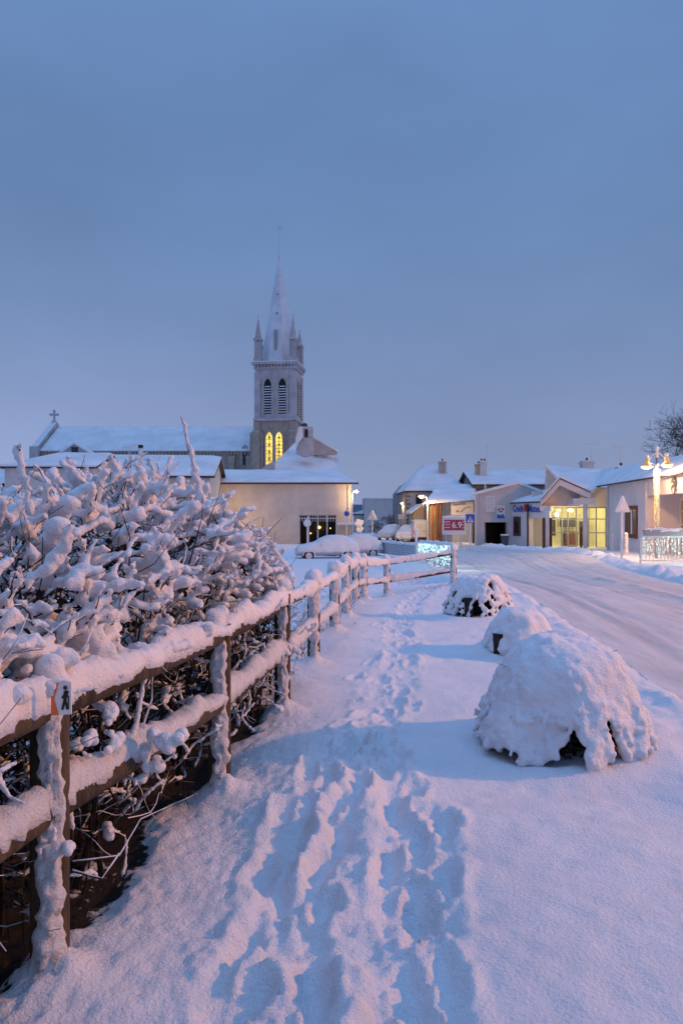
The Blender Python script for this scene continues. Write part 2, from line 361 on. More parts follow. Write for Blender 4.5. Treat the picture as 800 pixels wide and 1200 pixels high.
def bare_mask(x, y):
    dx = x-fence_x(y)
    m = sstep(.0, -.28, dx+.14*fbm(x*4, y*4, None, 3, 8))*sstep(-1.75, -1.2, dx)*sstep(7.6, 6.2, y)
    return m
def Gdet(x, y):
    z = G0(x, y)
    near = sstep(24, 8, y)*sstep(-7, -3, x)*sstep(9, 5, x)
    z = z+.045*fbm(x*.9, y*.9, None, 3, 1)*near+.006*fbm(x*9, y*9, None, 3, 2)*near+.0075*fbm(x*26, y*26, None, 3, 6)*sstep(.1, -.45, x)*sstep(9, 5, y)*sstep(-2.5, -2, x)-.09*sstep(.05, -.95, x)*sstep(7.5, 4.5, y)*sstep(-6, -2.5, x)
    z = z+.25*fbm(x*.06, y*.06, None, 2, 31)*sstep(60, 130, np.abs(x))+0*x
    # trodden tracks
    lump = fbm(x*15, y*15, None, 4, 4)
    for P, w, dp in TR:
        d = np.full(x.shape, 9.0)
        lat = .045*fbm(x*2.6, y*2.6, None, 2, 77)
        for a, b in zip(P[:-1], P[1:]):
            a = np.array(a); b = np.array(b); ab = b-a; t = np.clip(((x-a[0])*ab[0]+(y-a[1])*ab[1])/(ab@ab), 0, 1)
            d = np.minimum(d, np.hypot(x+lat-a[0]-ab[0]*t, y-a[1]-ab[1]*t))
        z = z-dp*.48*(1-sstep(w*.3, w*1.45, d))+.009*np.exp(-((d-w*1.7)/(w*.5))**2)*(1+.7*lump)+.007*lump*np.exp(-(d/.22)**2)
    for (px, py, a, l, w, dp) in PRINTS:
        k = (np.abs(x-px) < .5) & (np.abs(y-py) < .5)
        if not k.any(): continue
        X, Y = x[k]-px, y[k]-py; u = (X*math.cos(a)+Y*math.sin(a))/l; v = (-X*math.sin(a)+Y*math.cos(a))/w
        q = np.sqrt(u*u+v*v)*(1+.13*lump[k])
        z[k] += -dp*.48*(1-sstep(.25, 1.3, q))+.010*np.exp(-((q-1.35)/.25)**2)*(1+.8*lump[k])
    for (px, py) in POSTS:
        d2 = (x-px-.02)**2+(y-py+.06)**2; z = z+.10*np.exp(-d2/.016)*(1+.3*lump)
    for (px, py, a, b) in SHRUBS:
        q = np.sqrt(((x-px)/a)**2+((y-py)/b)**2); z = z+.05*np.exp(-((q-1.15)/.25)**2)+.05*np.exp(-(q/.95)**4)
    # verge ridge thrown up by the plough along the road edge, banks by the far pavement
    e = x-roadL(y); z = z+(.05*np.exp(-((e+.12)/.16)**2)+.03*np.exp(-((e+.45)/.2)**2))*(1+.9*fbm(x*4, y*4, None, 3, 12))*sstep(60, 30, y)*sstep(24, 18, y)
    z = z+.035*np.exp(-((e+.12)/.16)**2)*(1+fbm(x*5, y*5, None, 3, 12))*sstep(18, 24, y)*sstep(60, 40, y)
    e = x-roadR(y); z = z+.16*np.exp(-((e-.35)/.35)**2)*(1+.9*fbm(x*2.2, y*2.2, None, 3, 13))*sstep(80, 50, y)
    # under the hedge
    z = z-.05*bare_mask(x, y)
    inr = (x > roadL(y)+.06) & (x < roadR(y)-.06) & (y < 128)
    z = z-np.where(inr, .09, 0)
    return z

def axis_pts(segs):
    out = []
    for a, b, n, p in segs:
        t = np.linspace(0, 1, n, endpoint=False); out.append(a+(b-a)*(t**p if p > 0 else 1-(1-t)**(-p)))
    out.append(np.array([segs[-1][1]])); return np.concatenate(out)
def grid_obj(name, X, Y, Z, m, kind='structure', attr=None):
    ny, nx = X.shape; V = np.stack([X, Y, Z], -1).reshape(-1, 3)
    i = np.arange(nx*ny).reshape(ny, nx); Fq = np.stack([i[:-1, :-1], i[:-1, 1:], i[1:, 1:], i[1:, :-1]], -1).reshape(-1, 4)
    me = npmesh(name, V, Fq)
    if attr is not None:
        a = me.attributes.new('bare', 'FLOAT', 'POINT'); a.data.foreach_set('value', attr.ravel().astype(np.float32))
    o = link(name, me, m, smooth=True); o['kind'] = kind; return o

# ground material: snow, leaf litter under the hedge
gm = mat('snow_ground', (.79, .80, .83), .8, var=.04, vscale=2.2, bump=1.0, bscale=60)
nt = gm.node_tree; bs = nt.nodes['Principled BSDF']; src = bs.inputs['Base Color'].links[0].from_socket
an = nt.nodes.new('ShaderNodeAttribute'); an.attribute_name = 'bare'
tn = nt.nodes.new('ShaderNodeTexNoise'); tn.inputs['Scale'].default_value = 26; tn.inputs['Detail'].default_value = 6
tcn = nt.nodes.new('ShaderNodeTexCoord'); nt.links.new(tcn.outputs['Object'], tn.inputs['Vector'])
ma = nt.nodes.new('ShaderNodeMath'); ma.operation = 'MULTIPLY_ADD'; ma.inputs[1].default_value = 1.3; nt.links.new(an.outputs['Fac'], ma.inputs[0])
ms = nt.nodes.new('ShaderNodeMath'); ms.operation = 'MULTIPLY_ADD'; ms.inputs[1].default_value = -1.6; ms.inputs[2].default_value = .45; nt.links.new(tn.outputs['Fac'], ms.inputs[0]); nt.links.new(ms.outputs[0], ma.inputs[2])
cl = nt.nodes.new('ShaderNodeMapRange'); cl.inputs[1].default_value = .3; cl.inputs[2].default_value = .55; nt.links.new(ma.outputs[0], cl.inputs[0])
rl = nt.nodes.new('ShaderNodeValToRGB'); rl.color_ramp.elements[0].color = (.018, .012, .010, 1); rl.color_ramp.elements[1].color = (.032, .023, .020, 1)
tv = nt.nodes.new('ShaderNodeTexVoronoi'); tv.inputs['Scale'].default_value = 38; nt.links.new(tcn.outputs['Object'], tv.inputs['Vector']); nt.links.new(tv.outputs['Distance'], rl.inputs['Fac'])
mxn = nt.nodes.new('ShaderNodeMix'); mxn.data_type = 'RGBA'; nt.links.new(cl.outputs[0], mxn.inputs[0]); nt.links.new(src, mxn.inputs[6]); nt.links.new(rl.outputs[0], mxn.inputs[7])
nt.links.new(mxn.outputs[2], bs.inputs['Base Color'])

gx = axis_pts([(-1800, -120, 24, -3), (-120, -12, 50, -1.6), (-12, -2.4, 70, -1.4), (-2.4, 3.4, 400, 1), (3.4, 14, 170, 1.25), (14, 120, 60, 1.5), (120, 1800, 24, 3)])
_y = [1.0]
while _y[-1] < 60: _y.append(_y[-1]*1.0062+.001)
gy = np.concatenate([np.linspace(-80, .9, 26), np.array(_y), axis_pts([(60.5, 140, 60, 1.2), (145, 2600, 50, 3)])])
GX, GY = np.meshgrid(gx, gy); GZ = Gdet(GX, GY)
grid_obj('snowy_ground', GX, GY, GZ, gm, attr=bare_mask(GX, GY))
def gz(x, y): return float(G0(np.array([x]), np.array([y]))[0])

# road: packed snow with wheel ruts
rm = mat('packed_snow_road', (.58, .54, .53), .7, color2=(.73, .70, .70), vscale=2.2, bump=.9, bscale=30, stretch=(3.0, .28, 1), detail=7)
ry = np.concatenate([np.array([-60, -20, -5, 1.]), np.array(_y)[1::2], np.linspace(61, 128, 40)]); ru = np.linspace(0, 1, 150)
RY, RU = np.meshgrid(ry, ru, indexing='ij'); RL, RR = roadL(RY), roadR(RY); RX = RL+(RR-RL)*RU
RZ = G0(RX, RY)-.012
cx = RX-RL
for c, w, d in ((.75, .16, .02), (1.15, .13, .016), (2.3, .22, .02), (2.6, .14, .014), (3.4, .22, .02), (3.8, .16, .014)):
    cc = c*(RR-RL)/4.4+.07*fbm(RY*.35, RY*0+c, None, 2, 21)
    RZ = RZ-d*np.exp(-((cx-cc)/w)**2)+.006*np.exp(-((np.abs(cx-cc)-w*1.7)/(w*.6))**2)*(1+.8*fbm(RX*7, RY*2.5, None, 3, 23))
cm = .66*(RR-RL); RZ = RZ+.05*np.exp(-((cx-cm)/.18)**2)*(1+.7*fbm(RX*3, RY*1.5, None, 3, 24))*sstep(30, 20, RY)
RZ = RZ+.005*fbm(RX*5, RY*1.6, None, 3, 25)
TRK = np.zeros_like(RX)
for c, w_ in ((.8, .10), (1.02, .08), (2.25, .10), (2.45, .08), (2.95, .10), (3.15, .07), (3.7, .10)):
    cc = c*(RR-RL)/4.4+.10*fbm(RY*.22, RY*0+c*3, None, 2, 51); g_ = np.exp(-((cx-cc)/w_)**4)*(.65+.35*fbm(RX*2, RY*.8, None, 2, 52)); RZ = RZ-.012*g_; TRK = np.maximum(TRK, g_)
TRK = np.maximum(TRK, .55*np.exp(-((cx-.78*(RR-RL))/.55)**2)*(.8+.4*fbm(RX, RY*.3, None, 3, 53)))
RZ = np.where((RU < .01) | (RU > .99), G0(RX, RY)-.05, RZ)
grid_obj('road', RX, RY, RZ, rm, attr=np.clip(TRK, 0, 1))
nt = rm.node_tree; bs = nt.nodes['Principled BSDF']; src = bs.inputs['Base Color'].links[0].from_socket
an = nt.nodes.new('ShaderNodeAttribute'); an.attribute_name = 'bare'; mxn = nt.nodes.new('ShaderNodeMix'); mxn.data_type = 'RGBA'
am = nt.nodes.new('ShaderNodeMath'); am.operation = 'MULTIPLY'; am.inputs[1].default_value = .38; nt.links.new(an.outputs['Fac'], am.inputs[0])
nt.links.new(am.outputs[0], mxn.inputs[0]); nt.links.new(src, mxn.inputs[6]); mxn.inputs[7].default_value = (.33, .27, .25, 1); nt.links.new(mxn.outputs[2], bs.inputs['Base Color'])

# far hills
hv = []; hx = np.linspace(-900, 900, 90)
HX, HT = np.meshgrid(hx, np.linspace(0, 1, 6)); HY = 620+HT*160
HZ = -2+np.sin(HT*math.pi)*(12+9*fbm(HX*.006, HT*1.0, None, 3, 40))*sstep(-60, 0, HX+40)*1.0
hm = mat('wooded_hills', (.10, .13, .18), .95, var=.3, vscale=.05)
grid_obj('hills', HX, HY, HZ, hm)

# ------------------------------------------------------------------ fence
fence = thing('post_and_rail_fence', 'two-rail wooden fence plastered with snow running along the left of the trodden path', 'fence', (POSTS[1][0], POSTS[1][1], 0))
def plaster(px, py, z0, z1, r, ang, half, bulge, seed):
    nz_, na = max(6, int((z1-z0)/.014)), 12; V = []
    zz = np.linspace(z0, z1, nz_); aa = np.linspace(-1, 1, na)
    Z, A = np.meshgrid(zz, aa, indexing='ij')
    edge = half*(1+.42*fbm(Z*14, A*0+np.sign(A)*3, None, 3, seed)); a = ang+A*edge
    prof = np.sqrt(np.clip(1-A**2, 0, 1))
    t = np.clip((Z-z0)/(z1-z0), 0, 1)
    rr = r*.94+(bulge*prof)*(1+.62*fbm(A*4+seed, Z*38, None, 3, seed+2))*(1+1.2*np.exp(-t*9))
    rr = np.maximum(rr, r*.9)
    V = np.stack([px+np.cos(a)*rr, py+np.sin(a)*rr, Z], -1).reshape(-1, 3)
    F_ = [(j*na+i, j*na+i+1, (j+1)*na+i+1, (j+1)*na+i) for j in range(nz_-1) for i in range(na-1)]
    return V.tolist(), F_
for k, (px, py) in enumerate(POSTS):
    r = .068; zb = gz(px, py); h = PZ[k][0]+.07
    po = MB().tube([(px, py, zb-.2), (px, py, zb+h)], r, 14).build('post', M['wood'], fence, True)
    if py < 9: pass
    ang = math.atan2(-py, -px)
    v, f = plaster(px, py, zb-.03, zb+h, r, ang, .72 if py < 7 else 1.0, .026, k); MB().add(v, f).build('snow_plaster', M['snow_rime'], po, True)
    c = []; rr = []
    for j in range(9):
        c.append((px+random.uniform(-.03, .03), py+random.uniform(-.03, .03), zb+h+.03+random.uniform(-.03, .05))); rr.append(random.uniform(.055, .08))
    if py < 7: c = c[:5]; rr = [q*.8 for q in rr[:5]]
    clump('snow_cap', c, rr, .012, M['snow'], po, 4, .15, 10)
for k in range(len(POSTS)-1):
    p, q = POSTS[k], POSTS[k+1]; zp, zq = gz(*p), gz(*q)
    d = Vector((q[0]-p[0], q[1]-p[1], 0)).normalized(); n = Vector((d.y, -d.x, 0))*.0
    for j in (0, 1):
        a = Vector((p[0], p[1], zp+PZ[k][j]))+n; b = Vector((q[0], q[1], zq+PZ[k+1][j]))+n
        if k == 0: a = a.lerp(b, .05)
        mid = a.lerp(b, .5)-Vector((0, 0, .008))
        ra = MB().tube([a, mid, b], .054 if k < 3 else .042, 12).build('rail', M['wood'], fence, True)
        up = Vector((0, 0, .028))
        big = ((.125, .088) if j == 0 else (.115, .082)) if k < 3 else ((.115, .075) if j == 0 else (.105, .065))
        v, f = snow_ridge([a+up, mid+up, b+up], big[0], big[1], 11, .016, .15, 24, seed=k*2+j, droop=.12 if k < 3 else .5, ends=False)
        MB().add(v, f).build('snow_cap', M['snow_rime'] if j else M['snow'], ra, True)

# walking trail sign on the near post
sg = thing('trail_marker', 'small white plate with orange arrow edge and walking figure fixed to the near fence post', 'sign', (-1.0, 2.66, .96))
def sgp(u, v, o=0): return Vector((-.942+u*.85+o*.2, 2.585+u*.17-o, .972+v*.88))
pl = MB().slabpoly([sgp(-.037, -.062), sgp(.037, -.062), sgp(.037, .062), sgp(-.037, .062)], (0, .006, 0)).build('plate', M['plate'], sg)
MB().slabpoly([sgp(-.037, .062, .003), sgp(-.037, -.062, .003), sgp(-.008, -.062, .003), sgp(-.026, 0, .003), sgp(-.008, .062, .003)], (0, .002, 0)).build('arrow', M['orange'], sg)
fg = MB()
for a, b, w in (((.016, .028), (.014, -.002), .0055), ((.014, -.002), (.004, -.042), .004), ((.014, -.002), (.024, -.042), .004), ((.016, .022), (.003, .002), .003), ((.016, .022), (.027, .004), .003), ((.027, .010), (.027, -.042), .0018), ((.019, .018), (.022, .030), .006)):
    A, B = sgp(*a, .004), sgp(*b, .004); t = (B-A).normalized(); s_ = Vector((t.z, 0, -t.x))*w
    fg.slabpoly([A-s_, B-s_, B+s_, A+s_], (0, .002, 0))
fg.ball(sgp(.016, .042, .005), .0075, 8, 6); fg.build('walking_figure', M['black_ink'], sg)

# ------------------------------------------------------------------ hedge
hedge = thing('snowy_hedge', 'tall wild hedge loaded with thick clumps of snow behind the near fence', 'hedge', (-1.6, 4.2, 0))
def hh(y): return float(np.interp(y, [1.0, 2.0, 3.0, 4.0, 5.0, 5.8, 6.5, 7.1, 7.7], [1.28, 1.36, 1.52, 1.68, 1.80, 1.72, 1.42, 1.10, .7]))
rh = random.Random(21)
tw, tw_in, balls, brad = MB(), MB(), [], []
small_c, small_r = [], []
def jit(s): return Vector((rh.gauss(0, s), rh.gauss(0, s), rh.gauss(0, s)))
def snow_on(pts, size, dens=.75, prob=1):
    for a, b in zip(pts[:-1], pts[1:]):
        if rh.random() > prob: continue
        L_ = (b-a).length; flat = 1-abs((b-a).normalized().z)*.62
        n = max(1, int(L_/(size*dens*.72))); run = rh.uniform(.7, 1.2)
        for i in range(n):
            p = a.lerp(b, (i+rh.random()*.6)/n); run = min(1.35, max(.5, run+rh.gauss(0, .13))); r = size*flat*run
            balls.append((p.x+rh.gauss(0, .008), p.y+rh.gauss(0, .008), p.z+r*.72)); brad.append(r)
            if size > .027:
                ang = rh.uniform(0, 6.28); q = r*rh.uniform(.5, 1.0); balls.append((p.x+q*math.cos(ang), p.y+q*math.sin(ang), p.z+r*.6)); brad.append(r*rh.uniform(.55, .85))
            if rh.random() < .14*flat:
                balls.append((p.x+rh.gauss(0, .02), p.y+rh.gauss(0, .02), p.z+r*1.5)); brad.append(r*.8)
def clear(pts, lim=.03):
    return all(p.x-float(fence_x(p.y)) < lim+max(0, (p.z-1.12))*.5 for p in pts)
NUL = MB()
def twig(mb, p0, d, L_, r0, n=4, curl=.25, up=.1, sides=4):
    pts = [Vector(p0)]; d = Vector(d).normalized()
    for i in range(n):
        d = (d+jit(curl)+Vector((0, 0, up))).normalized(); pts.append(pts[-1]+d*(L_/n))
    if (mb is tw and not clear(pts, twlim[0])) or (mb is tw_in and not clear(pts, -.01)): return None
    mb.tube(pts, [max(.0018, r0*(1-.75*i/n)) for i in range(n+1)], sides, False); return pts
twlim = [.03]
for s in range(120):
    y = rh.uniform(1.25, 7.35); off = rh.uniform(-1.35, -.16); x = float(fence_x(y))+off; H = hh(y)*(1-.18*((off+.72)/.62)**2)*rh.uniform(.86, 1.0)
    lean = Vector(((off+.75)*.35+rh.gauss(0, .12), rh.gauss(0, .15)+(.18 if y > 5.8 else 0), 1))
    off = min(off, -.3) if rh.random() < .8 else off
    stem = twig(tw_in, (x, y, -.05), lean, H*.84, rh.uniform(.010, .018), 6, .14, .12, 5)
    if stem is None: continue
    for b in range(rh.randint(6, 9)):
        t = rh.uniform(.22, 1.0); i = min(5, int(t*6)); p = stem[i].lerp(stem[i+1], t*6-i if t < 1 else 1)
        hgt = p.z/hh(y); az_ = rh.uniform(0, 2*math.pi)
        dirn = Vector((math.cos(az_)+.25, math.sin(az_)-.15, rh.uniform(-.1, .75)))
        br = twig(tw if hgt > .5 else tw_in, p, dirn, rh.uniform(.22, .5), .007, 4, .22, .06)
        if br is None: continue
        outer = hgt > .60 or (off > -.45 and hgt > .52)
        if outer: snow_on(br, rh.uniform(.018, .042)*(1 if hgt > .62 else .7), .7)
        for c in range(rh.randint(3, 5)):
            k = rh.randint(1, 4); q = br[k]; az2 = rh.uniform(0, 2*math.pi)
            d2 = Vector((math.cos(az2)+.2, math.sin(az2)-.2, rh.uniform(-.3, .7)))
            tg = twig(tw if hgt > .45 else tw_in, q, d2, rh.uniform(.10, .26), .0038, 3, .25, .05, 3)
            if tg is None: continue
            if outer: snow_on(tg, rh.choice((rh.uniform(.009, .018), rh.uniform(.014, .036))), .72, .95)
            elif rh.random() < .25: snow_on(tg, rh.uniform(.010, .017), .9, .7)
# crown surface: extra laden sprays on the top and the path side
for s in range(900):
    y = rh.uniform(1.3, 7.3); H = hh(y); a = rh.uniform(-.5, 1.25)   # angle over the crown section, + = towards the path
    cxo = -.72; x = float(fence_x(y))+cxo+.80*math.sin(a); z = .62+(H-.72)*max(0, math.cos(a))+rh.gauss(0, .05)
    d = Vector((math.sin(a)*.8+rh.gauss(0, .35), rh.gauss(0, .5)-.15, math.cos(a)*.5+rh.gauss(.1, .3)))
    br = twig(tw, (x, y, z), d, rh.uniform(.14, .34), .0055, 4, .25, .0, 4)
    if br: snow_on(br, rh.choice((rh.uniform(.014, .028), rh.uniform(.02, .036), rh.uniform(.026, .05)))*(1 if a < .8 else .7), .66)
twlim[0] = .12
for s in range(210):
    y = rh.choice((rh.uniform(1.6, 3.6), rh.uniform(1.6, 7.0))); x = float(fence_x(y))-rh.uniform(.02, .3); z = rh.uniform(.92, 1.14)+.04*(3-min(y, 3))
    br = twig(tw, (x-.1, y, z-.06), (rh.gauss(.5, .4), rh.gauss(-.2, .6), rh.gauss(.25, .2)), rh.uniform(.12, .28), .005, 4, .25, .0, 4)
    if br: snow_on(br, rh.uniform(.022, .046), .66)
twlim[0] = .03
# spikes standing above the crown
for a, b, d, r in (((40, 600), (17, 522), 3.3, .016), ((30, 570), (25, 520), 3.3, .008), ((72, 590), (40, 543), 3.6, .012), ((238, 585), (212, 488), 4.7, .022), ((105, 592), (92, 552), 4.3, .022), ((340, 668), (318, 640), 6.6, .02),
                   ((108, 604), (120, 570), 4.0, .03), ((175, 585), (160, 545), 4.6, .03), ((262, 620), (284, 600), 5.6, .025), ((268, 655), (290, 632), 5.8, .025)):
    A, B = at(*a, d), at(*b, d); pts = [A.lerp(B, t)+jit(.006) for t in (0, .3, .6, .85, 1)]
    tw.tube(pts, .006, 5, True)
    for i in range(18):
        p = pts[0].lerp(pts[-1], i/17); balls.append((p.x+rh.gauss(0, .006), p.y-.004, p.z)); brad.append(r*(1.25-.6*i/17)*rh.uniform(.8, 1.2))
# the mass on the near post and rail
for i in range(34):
    t = rh.uniform(-.3, .35); p = Vector(POSTS[1]).lerp(Vector(POSTS[2]), t)
    balls.append((p.x+rh.gauss(-.13, .05), p.y+rh.gauss(0, .05), 1.0+rh.uniform(-.03, .07)+.07*math.exp(-(t/.2)**2))); brad.append(rh.uniform(.035, .065))
for i in range(16): q_ = sgp(rh.uniform(-.05, -.025), rh.uniform(.0, .075), -.004); small_c.append(tuple(q_)); small_r.append(rh.uniform(.006, .013))
for i in range(10): q_ = sgp(rh.uniform(-.04, .04), .066, -.004); small_c.append(tuple(q_)); small_r.append(rh.uniform(.007, .014))
# arching laden twig in front of the rails
arch = [at(222, 757, 3.9), at(200, 760, 3.75), at(180, 775, 3.6), at(168, 800, 3.5), at(160, 850, 3.45), at(152, 872, 3.4)]
tw.tube(arch, .007, 5); arch2 = [at(180, 778, 3.6), at(205, 830, 3.7), at(170, 865, 3.5)]; tw.tube([arch[2], at(178, 820, 3.55), at(150, 905, 3.4)], .005, 5)
for a, b in zip(arch[:-1], arch[1:]):
    for i in range(12):
        p = a.lerp(b, i/12); small_c.append(tuple(p+Vector((0, 0, .006)))); small_r.append(.026*(1 if a.z > .9 else .55)*rh.uniform(.8, 1.2))
# low frosted twigs poking through the fence
twlim[0] = .16
for s in range(620):
    y = rh.uniform(1.6, 7.6); x = float(fence_x(y))+rh.uniform(-.55, -.04); z = rh.uniform(.08, .85)
    d = Vector((rh.uniform(-.2, 1), rh.gauss(-.2, .7), rh.gauss(.35, .45)))
    pts = twig(tw, (x, y, z), d, rh.uniform(.15, .42), .0036, 5, .3, .03, 4)
    if pts and rh.random() < .6:
        for a, b in zip(pts[1:-1], pts[2:]):
            for i in range(7):
                p = a.lerp(b, i/7); small_c.append(tuple(p+Vector((0, 0, .005)))); small_r.append(rh.uniform(.006, .012))
        if rh.random() < .14:
            for i in range(6): small_c.append(tuple(pts[-1].lerp(pts[-3], rh.random())+jit(.012))); small_r.append(rh.uniform(.010, .026))
for (px, py, d, n, sp) in ((190, 870, 3.35, 14, .035), (100, 870, 3.0, 10, .04), (130, 865, 3.1, 8, .03), (340, 760, 6.4, 10, .05), (175, 890, 3.4, 8, .03)):
    c = at(px, py, d)
    for i in range(n): small_c.append(tuple(c+jit(sp))); small_r.append(rh.uniform(.010, .034))
# dark thicket inside
for s in range(3600):
    y = rh.uniform(.9, 7.45); x = float(fence_x(y))+rh.uniform(-1.45, -.08); z = rh.uniform(-.02, hh(y)*.86)
    twig(tw_in, (x, y, z), (rh.gauss(0, 1), rh.gauss(0, 1), rh.gauss(.2, .7)), rh.uniform(.2, .5), rh.uniform(.003, .006), 3, .3, .0, 3)
lv = MB()
for s in range(9000):
    y = rh.uniform(.9, 7.35); x = float(fence_x(y))+rh.uniform(-1.35, -.16); z = rh.uniform(.02, hh(y)*.84); p = Vector((x, y, z)); u = jit(1).normalized()*rh.uniform(.02, .045); w = u.cross(jit(1)).normalized()*rh.uniform(.012, .022)
    lv.add([p-u, p-w*.9, p+u, p+w], [(0, 1, 2, 3)])
tw.build('branches', M['bark_frost'], hedge); tw_in.build('inner_twigs', M['bark_dark'], hedge); lv.build('foliage', M['leaf'], hedge)
clump('snow_cover', balls, brad, .0115, M['snow'], hedge, 2, .26, 18, squash=.86, rough=.006)
clump('frost_cover', small_c, small_r, .0065, M['snow'], hedge, 2, .2, 30, rough=.003)

# fallen branches at the hedge foot
fb = MB()
for (pp) in ([(85, 1010, 2.95), (140, 1003, 3.1), (165, 960, 3.35), (232, 930, 3.7)], [(85, 1020, 2.9), (120, 1030, 2.95), (140, 1000, 3.05)]):
    fb.tube([at(*q) for q in pp], [.006, .005, .004, .002][:len(pp)], 6)
tag(fb.build('fallen_branch', M['bark'], None, True, origin=tuple(at(140, 1003, 3.1))), 'bare frosted branch lying on the snow at the foot of the hedge', 'branch')

# ------------------------------------------------------------------ shrubs in tubs on the verge
def shrub(cx, cy, a, b, H, label, seed, n_arm, tub, hole_az, size, voxel=.014, fine=.5):
    rs = random.Random(seed); t = thing('planted_shrub', label, 'shrub', (cx, cy, 0), 'snow covered shrubs along the verge')
    C, Rr = [], []; tg = MB(); fol = MB()
    def ext_at(azm): return 1+.10*math.sin(azm*2+seed)+.07*math.sin(azm*3+seed*1.7)+.05*math.sin(azm*7+seed*.3)
    def surf(azm, q):      # q: 0 at the top, 1 at the hem
        e = ext_at(azm); rr = min(1.0, 1.05*q**.75)*e
        z = H*(1-.08*q-.92*max(0, (q-.22)/.78)**2.1)
        return Vector((cx+a*rr*math.cos(azm), cy+b*rr*math.sin(azm), z))
    def hem(azm):
        dh = abs((azm-hole_az+math.pi) % (2*math.pi)-math.pi)
        v_ = 1.07+.04*math.sin(azm*5+seed)+.05*math.sin(azm*11+seed*2)+.03*math.sin(azm*23+seed)
        return v_ if dh > .17 else v_-.30*(1-dh/.17)**.5
    nb = n_arm*9
    for k in range(nb):
        azm = rs.uniform(0, 2*math.pi); q = math.sqrt(rs.random())
        if q > hem(azm): continue
        p = surf(azm, q)
        hole = float(vnoise(np.array([p.x*6+seed]), np.array([p.y*6]), np.array([p.z*5]), seed)[0])
        left = max(0, -math.cos(azm))
        if hole > (.62-.62*left)-.30*max(0, q-.4): continue
        lumpz = .062*float(fbm(np.array([p.x*3.6]), np.array([p.y*3.6]), np.array([p.z*3.6]), 2, seed+3)[0])*H/.7
        p = p+(p-Vector((cx, cy, 0))).normalized()*lumpz
        C.append(tuple(p)); Rr.append(size*(1.5-.95*q)*rs.uniform(.65, 1.1))
    for k in range(int(n_arm*.30)):     # laden fronds raised over the mantle
        azm = rs.choice((rs.uniform(0, 2*math.pi), rs.uniform(2.2, 4.6))); q0 = rs.uniform(.1, .5); q1 = min(hem(azm), q0+rs.uniform(.3, .6)); wob = rs.gauss(0, .3); up_ = rs.uniform(.01, .045)
        for i in range(16):
            u = i/15; p = surf(azm+wob*u, q0+(q1-q0)*u)+Vector((0, 0, up_*math.sin(u*math.pi))); C.append(tuple(p+Vector((rs.gauss(0, .006), rs.gauss(0, .006), 0)))); Rr.append(size*(.95-.55*u)*rs.uniform(.8, 1.15))
    for k in range(int(n_arm*1.3)):     # fingers of snow hanging on the drooping twigs
        azm = rs.uniform(0, 2*math.pi); h_ = hem(azm); q0 = h_*rs.uniform(.5, .9); pts = [surf(azm, q0)+Vector((math.cos(azm)*.02, math.sin(azm)*.02, 0))]
        for i in range(5):
            pts.append(pts[-1]+Vector((math.cos(azm)*.017+rs.gauss(0, .012), math.sin(azm)*.017+rs.gauss(0, .012), -rs.uniform(.018, .042)*H/.6)))
        pts = [p for p in pts if p.z > .03]
        if len(pts) < 3: continue
        for i, p in enumerate(pts[:-1] if rs.random() < .8 else pts[:2]): C.append(tuple(p)); Rr.append(size*rs.uniform(.32, .6)*(1-.10*i))
    for k in range(int(n_arm*.05*fine)):   # dark twig tips poking out
        azm = rs.uniform(0, 2*math.pi); q0 = rs.uniform(.2, 1)*hem(azm); p = surf(azm, q0)
        twig(tg, p-Vector((0, 0, .04)), (math.cos(azm)*.8+rs.gauss(0, .5), math.sin(azm)*.8+rs.gauss(0, .5), rs.uniform(-.3, .9)), rs.uniform(.08, .16), .0028, 3, .2, -.05, 3)
    for k in range(40):
        azm = rs.uniform(0, 2*math.pi); tg.tube([(cx, cy, 0), (cx+a*.3*math.cos(azm), cy+b*.3*math.sin(azm), H*.5), surf(azm, .55)-Vector((0, 0, .03)), surf(azm, .9)-Vector((0, 0, .02))], [.01, .007, .005, .003], 4, False)
    for k in range(2600):
        azm = rs.uniform(0, 2*math.pi); rr = math.sqrt(rs.random())*.74; z = rs.uniform(.02, H*.72*(1-.6*rr*rr))
        p = Vector((cx+a*rr*math.cos(azm), cy+b*rr*math.sin(azm), z)); u = Vector((rs.gauss(0, 1), rs.gauss(0, 1), rs.gauss(0, 1))).normalized()*rs.uniform(.02, .05)
        w = u.cross(Vector((rs.gauss(0, 1), rs.gauss(0, 1), rs.gauss(0, 1)))).normalized()*rs.uniform(.008, .018); fol.add([p-u, p-w, p+u, p+w], [(0, 1, 2, 3)])
    tg.build('branches', M['bark_dark'], t); fol.build('foliage', M['leaf'], t)
    if tub:
        x0, y0, sx, sy, h = tub; b_ = MB().cbox((cx+x0, cy+y0, -.1), sx, sy, h+.1); tb = b_.build('tub', M['wood_tub'], t)
    clump('snow_cover', C, Rr, voxel, M['snow'], t, 6, .16, 9, keep=-1, rough=.0035)
    return t
shrub(2.08, 11.6, .50, .42, .60, 'farthest verge shrub, crumbly snow with dark twigs showing, beside the fence end', 41, 105, (-.22, -.26, .12, .2, .34), 4.45, .046, .014, 1)
shrub(2.02, 8.75, .38, .36, .40, 'low shrub under one smooth rounded snow dome, half hidden behind the large near shrub', 42, 130, (-.27, -.21, .14, .14, .25), 3.9, .085, .016, .2)
shrub(1.53, 5.32, .555, .55, .66, 'largest and nearest verge shrub, drooping snow mantle with a black hollow at its foot', 43, 420, (-.08, .0, .2, .2, .30), 4.50, .060, .0115, .8)

